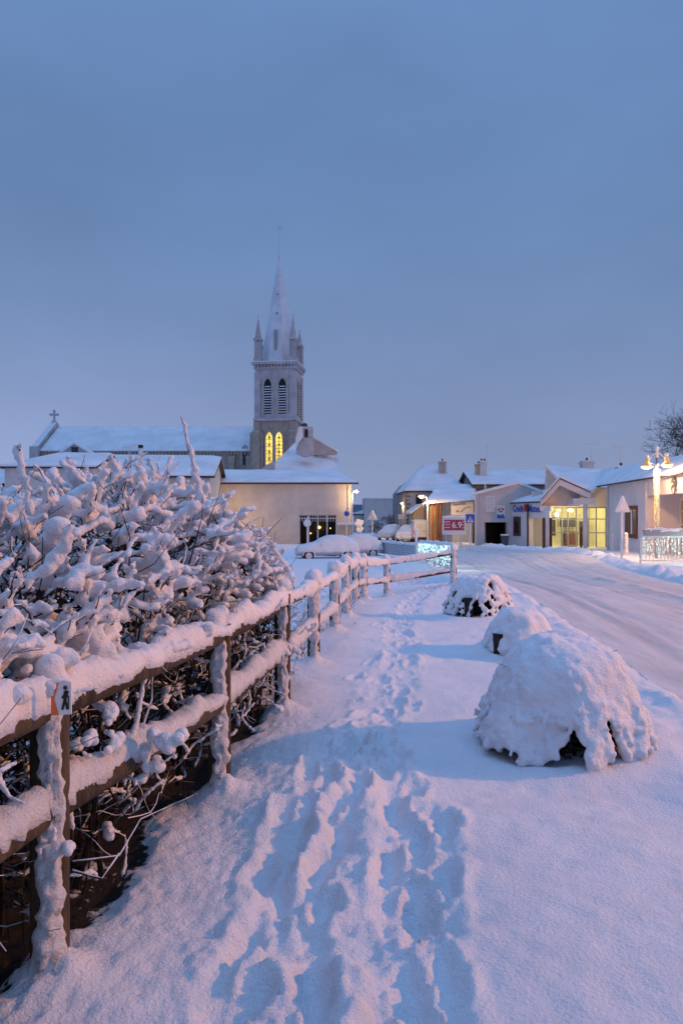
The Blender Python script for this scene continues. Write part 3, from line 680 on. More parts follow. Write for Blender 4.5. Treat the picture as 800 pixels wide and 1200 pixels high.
# ------------------------------------------------------------------ frosted weeds beyond the fence
def weed(x, y, h, n, label, seed, spread=.35):
    rs = random.Random(seed); z = gz(x, y); t = thing('frosted_shrub', label, 'shrub', (x, y, z), 'frosted low shrubs beyond the fence'); m_ = MB(); C = []; Rr = []
    for k in range(n):
        d = (rs.gauss(0, spread), rs.gauss(0, spread), 1); p = twig(m_, (x+rs.gauss(0, h*.35), y+rs.gauss(0, h*.25), z-.03), d, h*rs.uniform(.5, 1.1), .006, 4, .25, .02, 4)
        for q in range(3):
            k2 = rs.randint(1, 4); pp = twig(m_, p[k2], (rs.gauss(0, 1), rs.gauss(0, 1), rs.uniform(-.2, .8)), h*rs.uniform(.15, .35), .004, 3, .25, 0, 3)
            for w in pp[1:]: C.append(tuple(w)); Rr.append(rs.uniform(.012, .03)*max(1, h))
        for w in p[2:]: C.append(tuple(w)); Rr.append(rs.uniform(.02, .04)*max(1, h))
    m_.build('branches', M['bark_frost'], t); clump('snow_cover', C, Rr, .018, M['snow'], t, 2, .2, 14, keep=-1)
for i, (x, y, h, n, lb) in enumerate([
    (-.55, 8.6, .55, 12, 'frosted weed clump just behind the fence, first beyond the hedge end'),
    (-.35, 9.9, .5, 10, 'thin frosted weed clump behind the fence in line with the parked cars'),
    (-.05, 12.4, .5, 10, 'frosted weed clump behind the closely spaced fence posts'),
    (.25, 15.6, .5, 9, 'small frosted weed clump behind the corner of the fence'),
    (1.9, 22.0, .75, 22, 'dark frosted bush seen through the fence rails beside the gully'),
    (1.3, 24.5, .8, 16, 'frosted bush in the gully below the white railing'),
    (2.6, 23.0, .6, 14, 'frosted bush at the foot of the light hung bridge railing'),
    (.75, 36.0, 1.0, 22, 'frosted bush against the rear of the parked cars'),
    (-.20, 10.55, .38, 8, 'short dead stems on the path side at the fence foot')]):
    weed(x, y, h, n, lb, 60+i)

# ------------------------------------------------------------------ generic building helpers
def window(par, p, q, z0, z1, fr, pane, proud=.05, name='window', bars=(1, 1), fw=.08):
    """frame + pane on a facade running p->q (outside is to the right of p->q)"""
    mb = MB(); P, Q = Vector(p[:2]), Vector(q[:2]); d = (Q-P).normalized()
    mb.wall(P, P+d*fw, z0, z1, .06, proud); mb.wall(Q-d*fw, Q, z0, z1, .06, proud)
    mb.wall(P+d*fw, Q-d*fw, z0, z0+fw, .06, proud-.002); mb.wall(P+d*fw, Q-d*fw, z1-fw, z1, .06, proud-.002)
    L_ = (Q-P).length
    for i in range(1, bars[0]):
        c = P+d*(L_*i/bars[0]); mb.wall(c-d*fw*.3, c+d*fw*.3, z0+fw, z1-fw, .06, proud-.006)
    for j in range(1, bars[1]):
        z = z0+(z1-z0)*j/bars[1]; mb.wall(P+d*fw, Q-d*fw, z-fw*.3, z+fw*.3, .05, proud-.010)
    f = mb.build(name, fr, par)
    MB().wall(P+d*fw*.9, Q-d*fw*.9, z0+fw*.9, z1-fw*.9, .03, proud-.045).build('pane', pane, f); return f
def gable_house(par, A, B, depth, zb, ze, zr, wall_m, over=.35, snow=.22, hip0=0, hip1=0, seed=0):
    """front eave line A->B (2D, outside right of A->B), ridge parallel at half depth"""
    A, B = Vector(A), Vector(B); d = (B-A).normalized(); n = Vector((-d.y, d.x)); C, D = B+n*depth, A+n*depth; mA, mB = A+n*depth/2, B+n*depth/2
    w = MB(); w.add([(*A, zb), (*B, zb), (*C, zb), (*D, zb), (*A, ze), (*B, ze), (*C, ze), (*D, ze), (*mA, zr if not hip0 else ze), (*mB, zr if not hip1 else ze)],
          [(0, 1, 5, 4), (1, 2, 6, 9, 5), (2, 3, 7, 6), (3, 0, 4, 8, 7)]); w.build('wall', wall_m, par)
    rA, rB = mA+d*(hip0-(0 if hip0 else over)), mB-d*(hip1-(0 if hip1 else over)); k = over*(zr-ze)/(depth/2)
    a = A-n*over-d*over; b = B-n*over+d*over; c = C+n*over+d*over; e = D+n*over-d*over
    a3, b3, c3, e3 = (*a, ze-k), (*b, ze-k), (*c, ze-k), (*e, ze-k); r0, r1 = (*rA, zr), (*rB, zr)
    rf = MB()
    for poly in ([a3, b3, r1, r0], [c3, e3, r0, r1]): rf.slabpoly(poly, (0, 0, -.14))
    if hip0: rf.slabpoly([e3, a3, r0], (0, 0, -.14))
    if hip1: rf.slabpoly([b3, c3, r1], (0, 0, -.14))
    ro = rf.build('roof', M['eave'], par)
    sn = MB(); roof_snow(sn, a3, b3, r1, r0, snow, seed=seed); roof_snow(sn, c3, e3, r0, r1, snow, seed=seed+1)
    if hip0: roof_snow(sn, e3, a3, r0, r0, snow, seed=seed+2)
    if hip1: roof_snow(sn, b3, c3, r1, r1, snow, seed=seed+3)
    sn.build('roof_snow', M['snow_far'], ro, False)
    return ro
def chimney(par, x, y, z0, z1, s=.6, m=None, pots=1):
    c = MB().cbox((x, y, z0), s, s*.8, z1-z0); c.cbox((x, y, z1-.18), s*1.2, s*.98, .12)
    o = c.build('chimney', m or M['stone_trim'], par)
    p = MB()
    for i in range(pots): p.tube([(x+(i-(pots-1)/2)*.3, y, z1-.01), (x+(i-(pots-1)/2)*.3, y, z1+.3)], .09, 8)
    p.build('chimney_pot', M['frame_dark'], o); MB().cbox((x, y, z1+.002), s*1.05, s*.85, .08).build('snow_cap', M['snow_far'], o); return o
def antenna(par_label, x, y, z0, z1, w, rz=0):
    m_ = MB().tube([(x, y, z0), (x, y, z1)], .03, 5); c, s_ = math.cos(rz), math.sin(rz)
    t = thing('roof_antenna', par_label, 'antenna', (x, y, z0)); m_.build('mast', M['frost_metal'], t)
    e = MB().tube([(x-w*c, y-w*s_, z1-.03), (x+w*c, y+w*s_, z1+.09)], .022, 4)
    for i in range(7):
        u = -w+2*w*i/6; e.tube([(x+u*c, y+u*s_-.01, z1-.16+.02*i), (x+u*c, y+u*s_+.01, z1+.2+.02*i)], .012, 4)
    e.build('aerial', M['frost_metal'], t); return t

# ------------------------------------------------------------------ church
CH = thing('village_church', 'stone church with long snowy nave, belfry tower and tall pointed spire', 'church', (-20, 110, -1.5))
D = 110.; xl, xr = ax(44, D), ax(305, D); ze, zr = az(528, D), az(501, 116)
nave = MB(); nave.add([(xl, D, -2), (xr, D, -2), (xr, D+13, -2), (xl, D+13, -2), (xl, D, ze), (xr, D, ze), (xr, D+13, ze), (xl, D+13, ze), (xl, D+6.5, zr), (xr, D+6.5, zr)],
    [(0, 1, 5, 4), (1, 2, 6, 9, 5), (2, 3, 7, 6), (3, 0, 4, 8, 7)])
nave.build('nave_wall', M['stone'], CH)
sn = MB(); roof_snow(sn, (xl+.5, D-.5, ze-.1), (xr, D-.5, ze-.1), (xr, D+6.5, zr), (xl+.5, D+6.5, zr), .25, 40, 8); roof_snow(sn, (xr, D+13.5, ze-.1), (xl+.5, D+13.5, ze-.1), (xl+.5, D+6.5, zr), (xr, D+6.5, zr), .25)
sn.build('nave_roof', M['snow_far'], CH)
co = MB()
for s_, y0 in ((1, D-.9), (-1, D+13.9)):
    co.hexa([(xl-.5, y0, ze-.2), (xl+.45, y0, ze-.2), (xl+.45, D+6.5, zr+.2), (xl-.5, D+6.5, zr+.2), (xl-.5, y0, ze+.5), (xl+.45, y0, ze+.5), (xl+.45, D+6.5, zr+.95), (xl-.5, D+6.5, zr+.95)])
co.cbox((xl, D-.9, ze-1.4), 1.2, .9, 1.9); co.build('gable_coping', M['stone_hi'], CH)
cr = MB(); bx_, bz_ = xl+.0, zr+.9; y_ = D+6.5
cr.tube([(bx_, y_, bz_-.3), (bx_, y_, bz_+.5)], [.5, .17], 8); cr.cbox((bx_, y_, bz_+.45), .26, .26, 1.2); cr.cbox((bx_, y_, bz_+.98), 1.0, .24, .28)
for p in ((-.5, 1.12), (.5, 1.12), (0, 1.65), (0, 1.12)): cr.ball((bx_+p[0], y_, bz_+p[1]), .25, 8, 6)
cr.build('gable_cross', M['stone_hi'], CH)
cb = MB()      # corbel table and buttresses
for i in range(64): cb.box(xl+1.2+i*.49, xl+1.42+i*.49, D-.28, D+.02, ze-.62, ze-.22)
cb.box(xl+.9, xr, D-.36, D+.01, ze-.22, ze-.05); cb.build('corbel_table', M['stone_trim'], CH)
for px in (150, 205, 272, 293):
    x = ax(px, D); MB().box(x-.45, x+.45, D-1.0, D+.02, -2, ze-1.2).slabpoly([(x-.5, D-1.05, ze-1.2), (x+.5, D-1.05, ze-1.2), (x+.5, D+.01, ze-.7), (x-.5, D+.01, ze-.7)], (0, 0, .12)).build('buttress', M['stone'], CH)
def lancet(par, c, w, h, u, nrm, m_, depth=.12, name='window', trim=None, tw_=.28, seg=8):
    """pointed arch opening: c bottom centre, u along wall, nrm outward"""
    c = Vector(c); u = Vector(u).normalized(); nrm = Vector(nrm).normalized(); up = Vector((0, 0, 1))
    def outline(w, h, o):
        hs = h-w*.95; pts = [c+u*(-w/2)+nrm*o, c+u*(w/2)+nrm*o]
        for i in range(seg+1):
            a = (math.pi/3)*i/seg; pts.append(c+u*(-w/2+w*math.cos(a))+up*(hs+w*math.sin(a)*1.08)+nrm*o)
        for i in range(seg-1, -1, -1):
            a = (math.pi/3)*i/seg; pts.append(c+u*(w/2-w*math.cos(a))+up*(hs+w*math.sin(a)*1.08)+nrm*o)
        return pts
    P = outline(w, h, depth*.3)
    o = MB().slabpoly(P, nrm*-.2).build(name, m_, par)
    if trim:
        A, B = outline(w, h, depth), outline(w+2*tw_, h+tw_*1.4, depth); B[0] = c+u*(-w/2-tw_)+nrm*depth; B[1] = c+u*(w/2+tw_)+nrm*depth
        t_ = MB(); n_ = len(A)
        for i in range(1, n_): 
            j = (i+1) % n_
            t_.slabpoly([A[i], A[j], B[j], B[i]], nrm*-(depth+.1))
        t_.build('arch_trim', trim, o)
    return o
for px, w, h, z in ((287, .7, 2.5, az(545, D)), (240, 4.0, 4.6, 4.0), (168, 4.0, 4.6, 4.0)):
    lancet(CH, (ax(px, D), D, z), w, h, (1, 0, 0), (0, -1, 0), M['glass_dark'] if w < 1 else M['stone'], .12, trim=M['stone_trim'], tw_=.35)
# small gabled side chapel
gx0, gx1, gxm = ax(69, 107), ax(108, 107), ax(88, 107)
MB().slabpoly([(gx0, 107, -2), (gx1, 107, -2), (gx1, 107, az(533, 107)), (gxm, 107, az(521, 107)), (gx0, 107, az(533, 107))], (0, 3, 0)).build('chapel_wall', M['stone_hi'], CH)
cg = MB()
for xa in (gx0-.4, gx1+.4): cg.hexa([(xa, 106.7, az(535, 107)), (gxm, 106.7, az(520.5, 107)), (gxm, 110.5, az(520.5, 107)), (xa, 110.5, az(535, 107)), (xa, 106.7, az(533, 107)), (gxm, 106.7, az(518.5, 107)), (gxm, 110.5, az(518.5, 107)), (xa, 110.5, az(533, 107))])
cg.build('chapel_roof', M['snow_far'], CH)
MB().box(gxm-.45, gxm+.45, 106.9, 107.1, az(531, 107), az(524, 107)).build('window', M['glass_dark'], CH)
# tower (slightly turned so that its right side shows)
TH = R(-7.5); tc = Vector((ax(327, 110.5), 110.9)); tu = Vector((math.cos(TH), math.sin(TH))); tv_ = Vector((-math.sin(TH), math.cos(TH)))
def T(u, v, z): p = tc+tu*u+tv_*v; return (p.x, p.y, z)
def tbox(mb, u0, u1, v0, v1, z0, z1): return mb.hexa([T(u0, v0, z0), T(u1, v0, z0), T(u1, v1, z0), T(u0, v1, z0), T(u0, v0, z1), T(u1, v0, z1), T(u1, v1, z1), T(u0, v1, z1)])
hw = 2.95; z1 = az(493, 108); z2 = az(432, 108); z3 = az(424, 108)
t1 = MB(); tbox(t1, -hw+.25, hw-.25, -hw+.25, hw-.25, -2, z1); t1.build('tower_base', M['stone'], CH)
bt = MB()
for su in (-1, 1):
    for sv in (-1, 1):
        u, v = su*(hw-.35), sv*(hw-.35); tbox(bt, u-.5, u+.5, v-.95, v+.95, -2, z1-1.6); tbox(bt, u-.97, u+.97, v-.48, v+.48, -2, z1-1.62); tbox(bt, u-.45, u+.45, v-.45, v+.45, z1-1.62, z1-.1)
bt.build('tower_buttress', M['stone'], CH)
bs_ = MB()
for su in (-1, 1):
    u, v = su*(hw-.35), -(hw-.35); tbox(bs_, u-.55, u+.55, v-1.0, v+.4, z1-1.6, z1-1.35)
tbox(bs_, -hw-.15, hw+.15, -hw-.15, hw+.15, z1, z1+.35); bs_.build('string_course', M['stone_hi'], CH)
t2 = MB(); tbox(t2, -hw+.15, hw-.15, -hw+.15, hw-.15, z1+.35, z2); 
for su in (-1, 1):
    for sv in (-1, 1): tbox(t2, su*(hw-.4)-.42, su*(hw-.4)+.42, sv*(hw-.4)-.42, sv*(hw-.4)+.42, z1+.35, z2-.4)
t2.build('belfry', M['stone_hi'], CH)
cn = MB(); tbox(cn, -hw-.1, hw+.1, -hw-.1, hw+.1, z2, z2+.3); tbox(cn, -hw-.35, hw+.35, -hw-.35, hw+.35, z3-.35, z3)
for i in range(13):
    u = -hw+.1+i*(2*hw-.2)/12; tbox(cn, u-.11, u+.11, -hw-.28, -hw+.2, z2+.3, z3-.35); tbox(cn, hw-.2, hw+.28, u-.11, u+.11, z2+.3, z3-.35)
tbox(cn, -hw+.1, hw-.1, -hw+.1, hw-.1, z2+.3, z3-.35); cn.build('cornice', M['stone_hi'], CH)
nf = (-tv_.x, -tv_.y, 0); nr = (tu.x, tu.y, 0)
for u in (-1.05, 1.05):
    for (c, uu, nn) in ((T(u, -hw+.15, z1+1.0), tu, nf), (T(hw-.15, u, z1+1.0), tv_, nr)):
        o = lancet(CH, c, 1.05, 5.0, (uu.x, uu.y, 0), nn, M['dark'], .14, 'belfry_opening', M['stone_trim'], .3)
        lo = MB(); C = Vector(c); U = Vector((uu.x, uu.y, 0)); N = Vector(nn)
        for k in range(11):
            z = .15+k*.36; w = .5 if z < 3.7 else .38
            if z > 4.2: continue
            lo.slabpoly([C+U*-w+Vector((0, 0, z))+N*.16, C+U*w+Vector((0, 0, z))+N*.16, C+U*w+Vector((0, 0, z+.15))+N*.02, C+U*-w+Vector((0, 0, z+.15))+N*.02], N*.05)
        lo.build('louvre', M['snow_far'], o)
for u, w, h in ((-.85, .95, 5.6), (.55, .95, 5.4)):
    c = T(u, -hw+.25, az(506, 108)-h); o = lancet(CH, c, w, h, (tu.x, tu.y, 0), nf, M['win_lit'], .16, 'lit_window', M['stone_trim'], .2)
    tr_ = MB(); C = Vector(c); U = Vector((tu.x, tu.y, 0)); N = Vector(nf)
    for k in range(9): tr_.slabpoly([C+U*-w*.47+Vector((0, 0, .5+k*.5))+N*.07, C+U*w*.47+Vector((0, 0, .5+k*.5))+N*.07, C+U*w*.47+Vector((0, 0, .56+k*.5))+N*.07, C+U*-w*.47+Vector((0, 0, .56+k*.5))+N*.07], N*.03)
    tr_.slabpoly([C+U*-.04+N*.075, C+U*.04+N*.075, C+U*.04+Vector((0, 0, h-.2))+N*.075, C+U*-.04+Vector((0, 0, h-.2))+N*.075], N*.03)
    for k in range(5): tr_.ball(C+Vector((0, 0, h-.8-k*1.0))+N*.09, .17, 8, 5)
    tr_.build('tracery', M['barn'], o)
zs = az(303, 110.9)
sp = MB()
def octring(r, z): return [T(r*math.cos(math.pi/8+k*math.pi/4), r*math.sin(math.pi/8+k*math.pi/4), z) for k in range(8)]
rings = [octring(2.8, z3), octring(2.66, z3+.5), octring(2.28, z3+2.8), octring(.14, zs)]
for a, b in zip(rings[:-1], rings[1:]): sp.add(a+b, [(i, (i+1) % 8, 8+(i+1) % 8, 8+i) for i in range(8)])
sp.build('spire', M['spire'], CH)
fl = MB(); tbox(fl, -hw-.3, hw+.3, -hw-.3, hw+.3, z3, z3+.12); fl.build('platform_snow', M['snow_far'], CH)
for k, (z, w, h) in enumerate(((az(410, 108.5), .42, 3.0), (az(367, 109.5), .34, .34), (az(345, 110), .28, .28))):  # openings coloured pale grey so that they seem veiled by haze
    f_ = (z-z3)/(zs-z3); r = (2.52*(1-f_)+.06)*.93; c = T(-.05, -r-.03, z)
    if k == 0: lancet(CH, c, w, h, (tu.x, tu.y, 0), nf, M['metal'], .35, 'spire_light')
    else: MB().ball((c[0], c[1], c[2]), w/2+.05, 8, 6).build('spire_light', M['metal'], CH)
fi = MB().tube([T(0, 0, zs-.4), T(0, 0, zs+1.2), T(0, 0, zs+4.2)], [.13, .05, .03], 6); fi.ball(T(0, 0, zs+.15), .24, 8, 6)
fi.tube([T(-.35, 0, zs+2.3), T(.35, 0, zs+2.3)], .03, 5); fi.slabpoly([T(-.1, 0, zs+4.1), T(.45, 0, zs+4.2), T(.55, 0, zs+4.7), T(.2, 0, zs+4.4), T(-.15, 0, zs+4.75), T(-.3, 0, zs+4.5)], (0, .05, 0)); fi.build('weathercock', M['frost_metal'], CH)
for su, sv in ((-1, -1), (1, -1), (1, 1), (-1, 1)):
    u, v = su*(hw-.45), sv*(hw-.45); p = MB(); zt = az(371, 109) if sv < 0 else az(380, 109)
    for a in range(4): tbox(p, u+(.33 if a & 1 else -.47), u+(.47 if a & 1 else -.33), v+(.33 if a & 2 else -.47), v+(.47 if a & 2 else -.33), z3+.5, z3+3.1)
    tbox(p, u-.3, u+.3, v-.3, v+.3, z3, z3+3.0); tbox(p, u-.55, u+.55, v-.55, v+.55, z3, z3+.6); tbox(p, u-.58, u+.58, v-.58, v+.58, z3+3.1, z3+3.4)
    a = [T(u+.5*math.cos(math.pi/8+k*math.pi/4), v+.5*math.sin(math.pi/8+k*math.pi/4), z3+3.4) for k in range(8)]
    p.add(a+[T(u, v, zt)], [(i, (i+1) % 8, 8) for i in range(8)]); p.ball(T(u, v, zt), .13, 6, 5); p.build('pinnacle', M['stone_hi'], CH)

# ------------------------------------------------------------------ cream building with lean-to roof
CR = thing('cream_building', 'long cream rendered building with snowy lean-to roof and dark gated opening', 'building', (-5, 66, -1.15))
D = 66.; xa, xb = ax(250, D), ax(411.5, D); ze = az(566, D); gx0, gx1 = ax(350, D), ax(394.5, D); gt = az(603, D)
w = MB(); w.box(xa, gx0, D, D+8, -1.4, ze); w.box(gx1, xb, D, D+8, -1.4, ze); w.box(gx0, gx1, D, D+8, gt, ze); w.build('wall', M['cream'], CR)
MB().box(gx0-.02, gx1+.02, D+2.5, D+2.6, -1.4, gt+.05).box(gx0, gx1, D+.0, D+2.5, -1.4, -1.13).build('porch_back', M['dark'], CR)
gr = MB(); n_ = 15
for i in range(n_): 
    x = gx0+.08+(gx1-gx0-.16)*i/(n_-1); gr.box(x-.025, x+.025, D+.14, D+.2, gt-.62, gt-.06)
gr.box(gx0, gx1, D+.12, D+.22, gt-.07, gt-.003); gr.box(gx0, gx1, D+.11, D+.23, gt-.36, gt-.30)
for i in range(5): 
    x = gx0+.05+(gx1-gx0-.1)*i/4; gr.box(x-.05, x+.05, D+.1, D+.24, -1.3, gt-.08)
gr.build('gate', M['frost_metal'], CR)
il = MB()
for px, py, r in ((374, 618, .13), (387, 619, .05), (364, 625, .06)): il.ball((ax(px, D+2.4), D+2.4, az(py, D+2.4)), r, 8, 6)
il.build('porch_lamp', M['lamp_warm'], CR)
sn = MB(); roof_snow(sn, (xa-.1, D-.35, ze+.02), (xb+.6, D-.35, ze+.02), (xb-1.2, D+5, az(551, D+5)-.2), (xa-.1, D+5, az(550, D+5)-.2), .2, 30, 8); 
sn.build('roof_snow', M['snow_far'], CR); MB().box(xa-.1, xb+.62, D-.40, D+.3, ze-.10, ze+.02).build('gutter', M['eave'], CR)
MB().tube([(xb-.25, D-.1, ze-.1), (xb-.25, D-.1, -1.2)], .06, 6).build('downpipe', M['frost_metal'], CR)
# house behind
HB = thing('roof_house', 'snow roofed house with grey stone chimney stack rising behind the cream building', 'house', (-3.5, 75, -1.15))
D1, D2 = 71.2, 78.
v = [at(321, 560, D1), at(403, 560, D1), at(394, 530, D2), at(368, 514, D2+1), at(350, 514, D2+1), at(323, 541, D1+2)]
hw_ = MB(); hw_.box(ax(321, D1), ax(402, D1), D1, D1+13, -1.3, az(560, D1)); 
hw_.slabpoly([at(298, 556, D1+1), at(322, 556, D1+1), at(322, 541, D1+1), at(319, 541, D1+1), at(312, 545, D1+1)], (0, 8, 0)); hw_.build('wall', M['white_wall'], HB)
rf = MB(); rf.slabpoly(v, (0, 0, -.2)); rf.slabpoly([v[2], v[1], v[1]+Vector((-.5, 14, 0)), v[2]+Vector((-.4, 4, 0))], (0, 0, -.2)); rf.slabpoly([v[4], v[3], v[3]+Vector((0, 6, -3.5)), v[4]+Vector((0, 6, -3.5))], (0, 0, -.2)); rf.build('roof', M['snow_far'], HB)
rg = MB(); rg.slabpoly([at(367, 513, 75.2), at(395, 528.5, 75.2), at(395, 533, 75.2), at(367, 533, 75.2)], (0, .5, 0)); rg.build('parapet', M['stone_hi'], HB)
MB().hexa([at(366.5, 513.5, 75), at(395.5, 529.5, 75), at(395.5, 529.5, 76.2), at(366.5, 513.5, 76.2), at(366.5, 511.5, 75), at(395.5, 527.5, 75), at(395.5, 527.5, 76.2), at(366.5, 511.5, 76.2)]).build('parapet_snow', M['snow_far'], HB)
st = MB(); st.slabpoly([at(346.5, 531, 73), at(350, 520, 73), at(356, 513.5, 73), at(366.5, 513.5, 73), at(366.8, 533, 73), at(356, 535, 73)], (0, 1.2, 0)); st.slabpoly([at(354, 514, 73.3), at(366.3, 514, 73.3), at(366.3, 500, 73.3), at(353, 499.5, 73.3)], (0, .9, 0)); ch = st.build('chimney', M['stone_hi'], HB)
MB().slabpoly([at(347, 527, 72.95), at(350, 519, 72.95), at(355, 513, 72.95), at(354, 500, 72.95), at(350, 500, 72.95), at(346, 515, 72.95)], (0, .9, 0)).build('snow_drift', M['snow_far'], ch)
MB().slabpoly([at(357, 512, 73.2), at(360.5, 512, 73.2), at(360.5, 503, 73.2), at(357, 503, 73.2)], (0, .1, 0)).build('flue', M['dark'], ch)
MB().ball(at(357, 499, 73.6), .28, 8, 6).build('chimney_pot', M['frame_dark'], ch)
ed = MB(); ed.tube([at(322, 541, 73), at(313, 549, 73), at(300, 556, 73)], .09, 5); ed.tube([at(372, 551, 71), at(402, 559.5, 70.8)], .04, 4); ed.build('roof_edge', M['eave'], HB)
# low beige wall at its right end
lw = thing('low_wall', 'low beige yard wall capped with snow at the right end of the cream building', 'wall', (ax(405, 64), 64, -1.15))
MB().box(ax(395, 64), ax(413.5, 64), 64, 64.3, -1.3, az(615, 64)).build('wall', M['beige'], lw); MB().box(ax(394.5, 64), ax(414, 64), 63.93, 64.37, az(615, 64)+.003, az(612.5, 64)).build('snow_cap', M['snow_far'], lw)

# ------------------------------------------------------------------ left houses
H1 = thing('white_bungalow', 'white walled bungalow with dark gutter and low snowy roof, farthest left', 'house', (-18, 48, -1.15))
A1 = (-15.5, 48.0); dd = Vector((-.993, -.112)); B1 = (A1[0]+dd.x*5.3, A1[1]+dd.y*5.3)
gable_house(H1, B1, A1, 10.6, -1.4, 4.50, 5.55, M['white_wall'], .3, .16, hip0=2.0, seed=3)
window(H1, (-15.75, 50.2), (-15.9, 51.6), 1.9, 3.6, M['frame_dark'], M['glass_dark'])
MB().wall((B1[0]-.4, B1[1]-.45), (A1[0]+.3, A1[1]-.32), 4.40, 4.50, .12).build('gutter', M['white_paint'], H1)
H0 = thing('neighbour_house', 'snowy roof slope cut by the left edge of the photo beside the bungalow', 'house', (-25, 52, -1.15))
gable_house(H0, (-34, 51), (-22.6, 52), 8, -1.4, 3.6, 4.9, M['grey_wall'], .3, .18, hip1=2, seed=5)
H2 = thing('middle_bungalow', 'bungalow with wide snowy roof and white flue pipe between hedge and church', 'house', (-13, 55, -1.15))
gable_house(H2, (-18.5, 54.2), (-9.4, 55), 14, -1.4, 4.25, 6.0, M['white_wall'], .35, .18, seed=8)
x, y = ax(165, 57), 57; fp = MB().tube([(x, y, 4.6), (x, y, az(525, y))], .17, 10).build('flue_pipe', M['white_paint'], H2, True); MB().tube([(x, y, az(525, y)), (x, y, az(521.5, y))], .19, 10).build('flue_cap', M['dark'], fp)
d_ = thing('satellite_dish', 'grey round satellite dish on the roof between the two bungalows', 'satellite dish', (ax(150, 53), 53, 4.3))
c = Vector((ax(150, 53), 53, az(545, 53))); ds = MB(); n_ = 16
for ring in range(3):
    r = (.0, .18, .30)[ring]
    for i in range(n_): a = 2*math.pi*i/n_; ds.v.append((c.x+r*math.cos(a), c.y-.1*(r/.3)**2, c.z+r*math.sin(a)))
for ring in range(2):
    for i in range(n_): ds.f.append((ring*n_+i, ring*n_+(i+1) % n_, (ring+1)*n_+(i+1) % n_, (ring+1)*n_+i))
ds.build('dish', M['metal'], d_, True); MB().tube([c+Vector((0, .05, 0)), c+Vector((0, .1, -.6))], .03, 5).tube([c+Vector((0, -.05, -.2)), c+Vector((0, -.35, 0))], .015, 4).build('bracket', M['metal'], d_)
antenna('thin roof antenna standing beside the satellite dish', ax(152, 53.5), 53.5, 4.3, az(524, 53.5), .45)

# ------------------------------------------------------------------ village street
GB = thing('grey_block', 'plain grey flat topped building at the end of the village street', 'building', (ax(445, 112), 112, -1.5))
MB().box(ax(427, 112), ax(468, 112), 112, 124, -1.6, az(584.5, 112)).build('wall', M['grey_wall'], GB); MB().box(ax(426.5, 112), ax(469, 112), 111.9, 124, az(584.5, 112), az(583.5, 112)).build('roof_snow', M['snow_far'], GB)
SH = thing('small_house', 'small pale house end seen beside the far grey block', 'house', (ax(420, 118), 118, -1.5))
gable_house(SH, (ax(414, 118), 118), (ax(424.5, 116), 116), 5, -1.6, az(602, 118), az(598, 120), M['white_wall'], .2, .15)
window(SH, (ax(421, 116.8), 116.8), (ax(422.5, 116.5), 116.5), az(610, 117), az(604, 117), M['frame_dark'], M['glass_dark'])
HH = thing('hip_roof_house', 'tall house with steep snowy hipped roof and dark corner stones', 'house', (ax(500, 80), 80, -1.3))
xA, xB = ax(476, 80), ax(546, 80)
gable_house(HH, (xA, 80), (xB, 80), 11, -1.5, az(574, 80), az(546, 85), M['grey_wall'], .25, .2, hip0=2.3, hip1=1.7, seed=12)
MB().box(xA-.05, xA+.001, 80.35, 91, -1.5, az(574, 80)-.1).build('side_wall', M['house_stone'], HH)
q = MB()
for i in range(13): z = -1.3+i*.40; l = .42 if i % 2 else .26; q.box(xA-.06, xA+l, 79.96, 80.34, z, z+.24)
q.build('quoin', M['house_stone'], HH)
chimney(HH, ax(518, 83.5), 83.5, az(556, 83.5), az(541, 83.5), .75); chimney(HH, ax(548.5, 84), 84, 2.5, az(559, 84), .6)
window(HH, (ax(487, 80), 80), (ax(494, 80), 80), az(592, 80), az(580, 80), M['frame_dark'], M['glass_dark'])
OS = thing('stone_house', 'dark stone house gable behind the hipped roof house on its left', 'house', (ax(470, 93), 93, -1.4))
MB().slabpoly([(ax(464.5, 94), 94, -1.5), (ax(475, 93), 93, -1.5), (ax(475, 93), 93, az(571, 93)), (ax(473.5, 93), 93, az(567, 93)), (ax(464.5, 94), 94, az(578, 94))], (0, 7, 0)).build('wall', M['house_stone'], OS)
MB().slabpoly([(ax(464, 93.8), 93.8, az(578.5, 94)), (ax(473.5, 92.8), 92.8, az(567, 93)), (ax(480, 92.8), 92.8, az(567, 93)), (ax(480, 98.8), 98.8, az(567, 93)), (ax(464, 101), 101, az(578.5, 94))], (0, 0, .2)).build('roof_snow', M['snow_far'], OS)
BN = thing('barn', 'brown boarded barn wall under two stacked snowy roofs', 'barn', (ax(525, 70), 70, -1.2))
w = MB(); w.box(ax(503.5, 68), ax(517, 68), 68, 75, -1.4, az(589, 68)); w.box(ax(511, 67.5), ax(517.5, 67.5), 67.5, 68, -1.4, az(586, 67.5)); w.build('board_wall', M['barn'], BN)
MB().box(ax(517, 68.2), ax(557, 68.2), 68.2, 78, -1.4, az(584, 68)).build('wall', M['white_wall'], BN)
sn = MB(); roof_snow(sn, (ax(495, 67), 67, az(591, 67)), (ax(556, 67), 67, az(586, 67)), (ax(556, 72), 72, az(577, 72)), (ax(507, 72), 72, az(577, 72)), .15); roof_snow(sn, (ax(506.5, 72.1), 72.1, az(576.5, 72)), (ax(557, 72.1), 72.1, az(576.5, 72)), (ax(557, 76), 76, az(569, 76)), (ax(508, 76), 76, az(569, 76)), .15)
sn.build('roof_snow', M['snow_far'], BN); MB().box(ax(507, 72.3), ax(557, 72.3), 72.3, 77.5, 0, az(577, 72.3)).build('upper_wall', M['house_stone'], BN)
br_ = MB(); 
for px in (507, 512, 516): x = ax(px, 67.4); br_.box(x-.06, x+.06, 67.36, 67.44, -1.3, az(590, 67.4))
br_.build('door_post', M['brown'], BN)
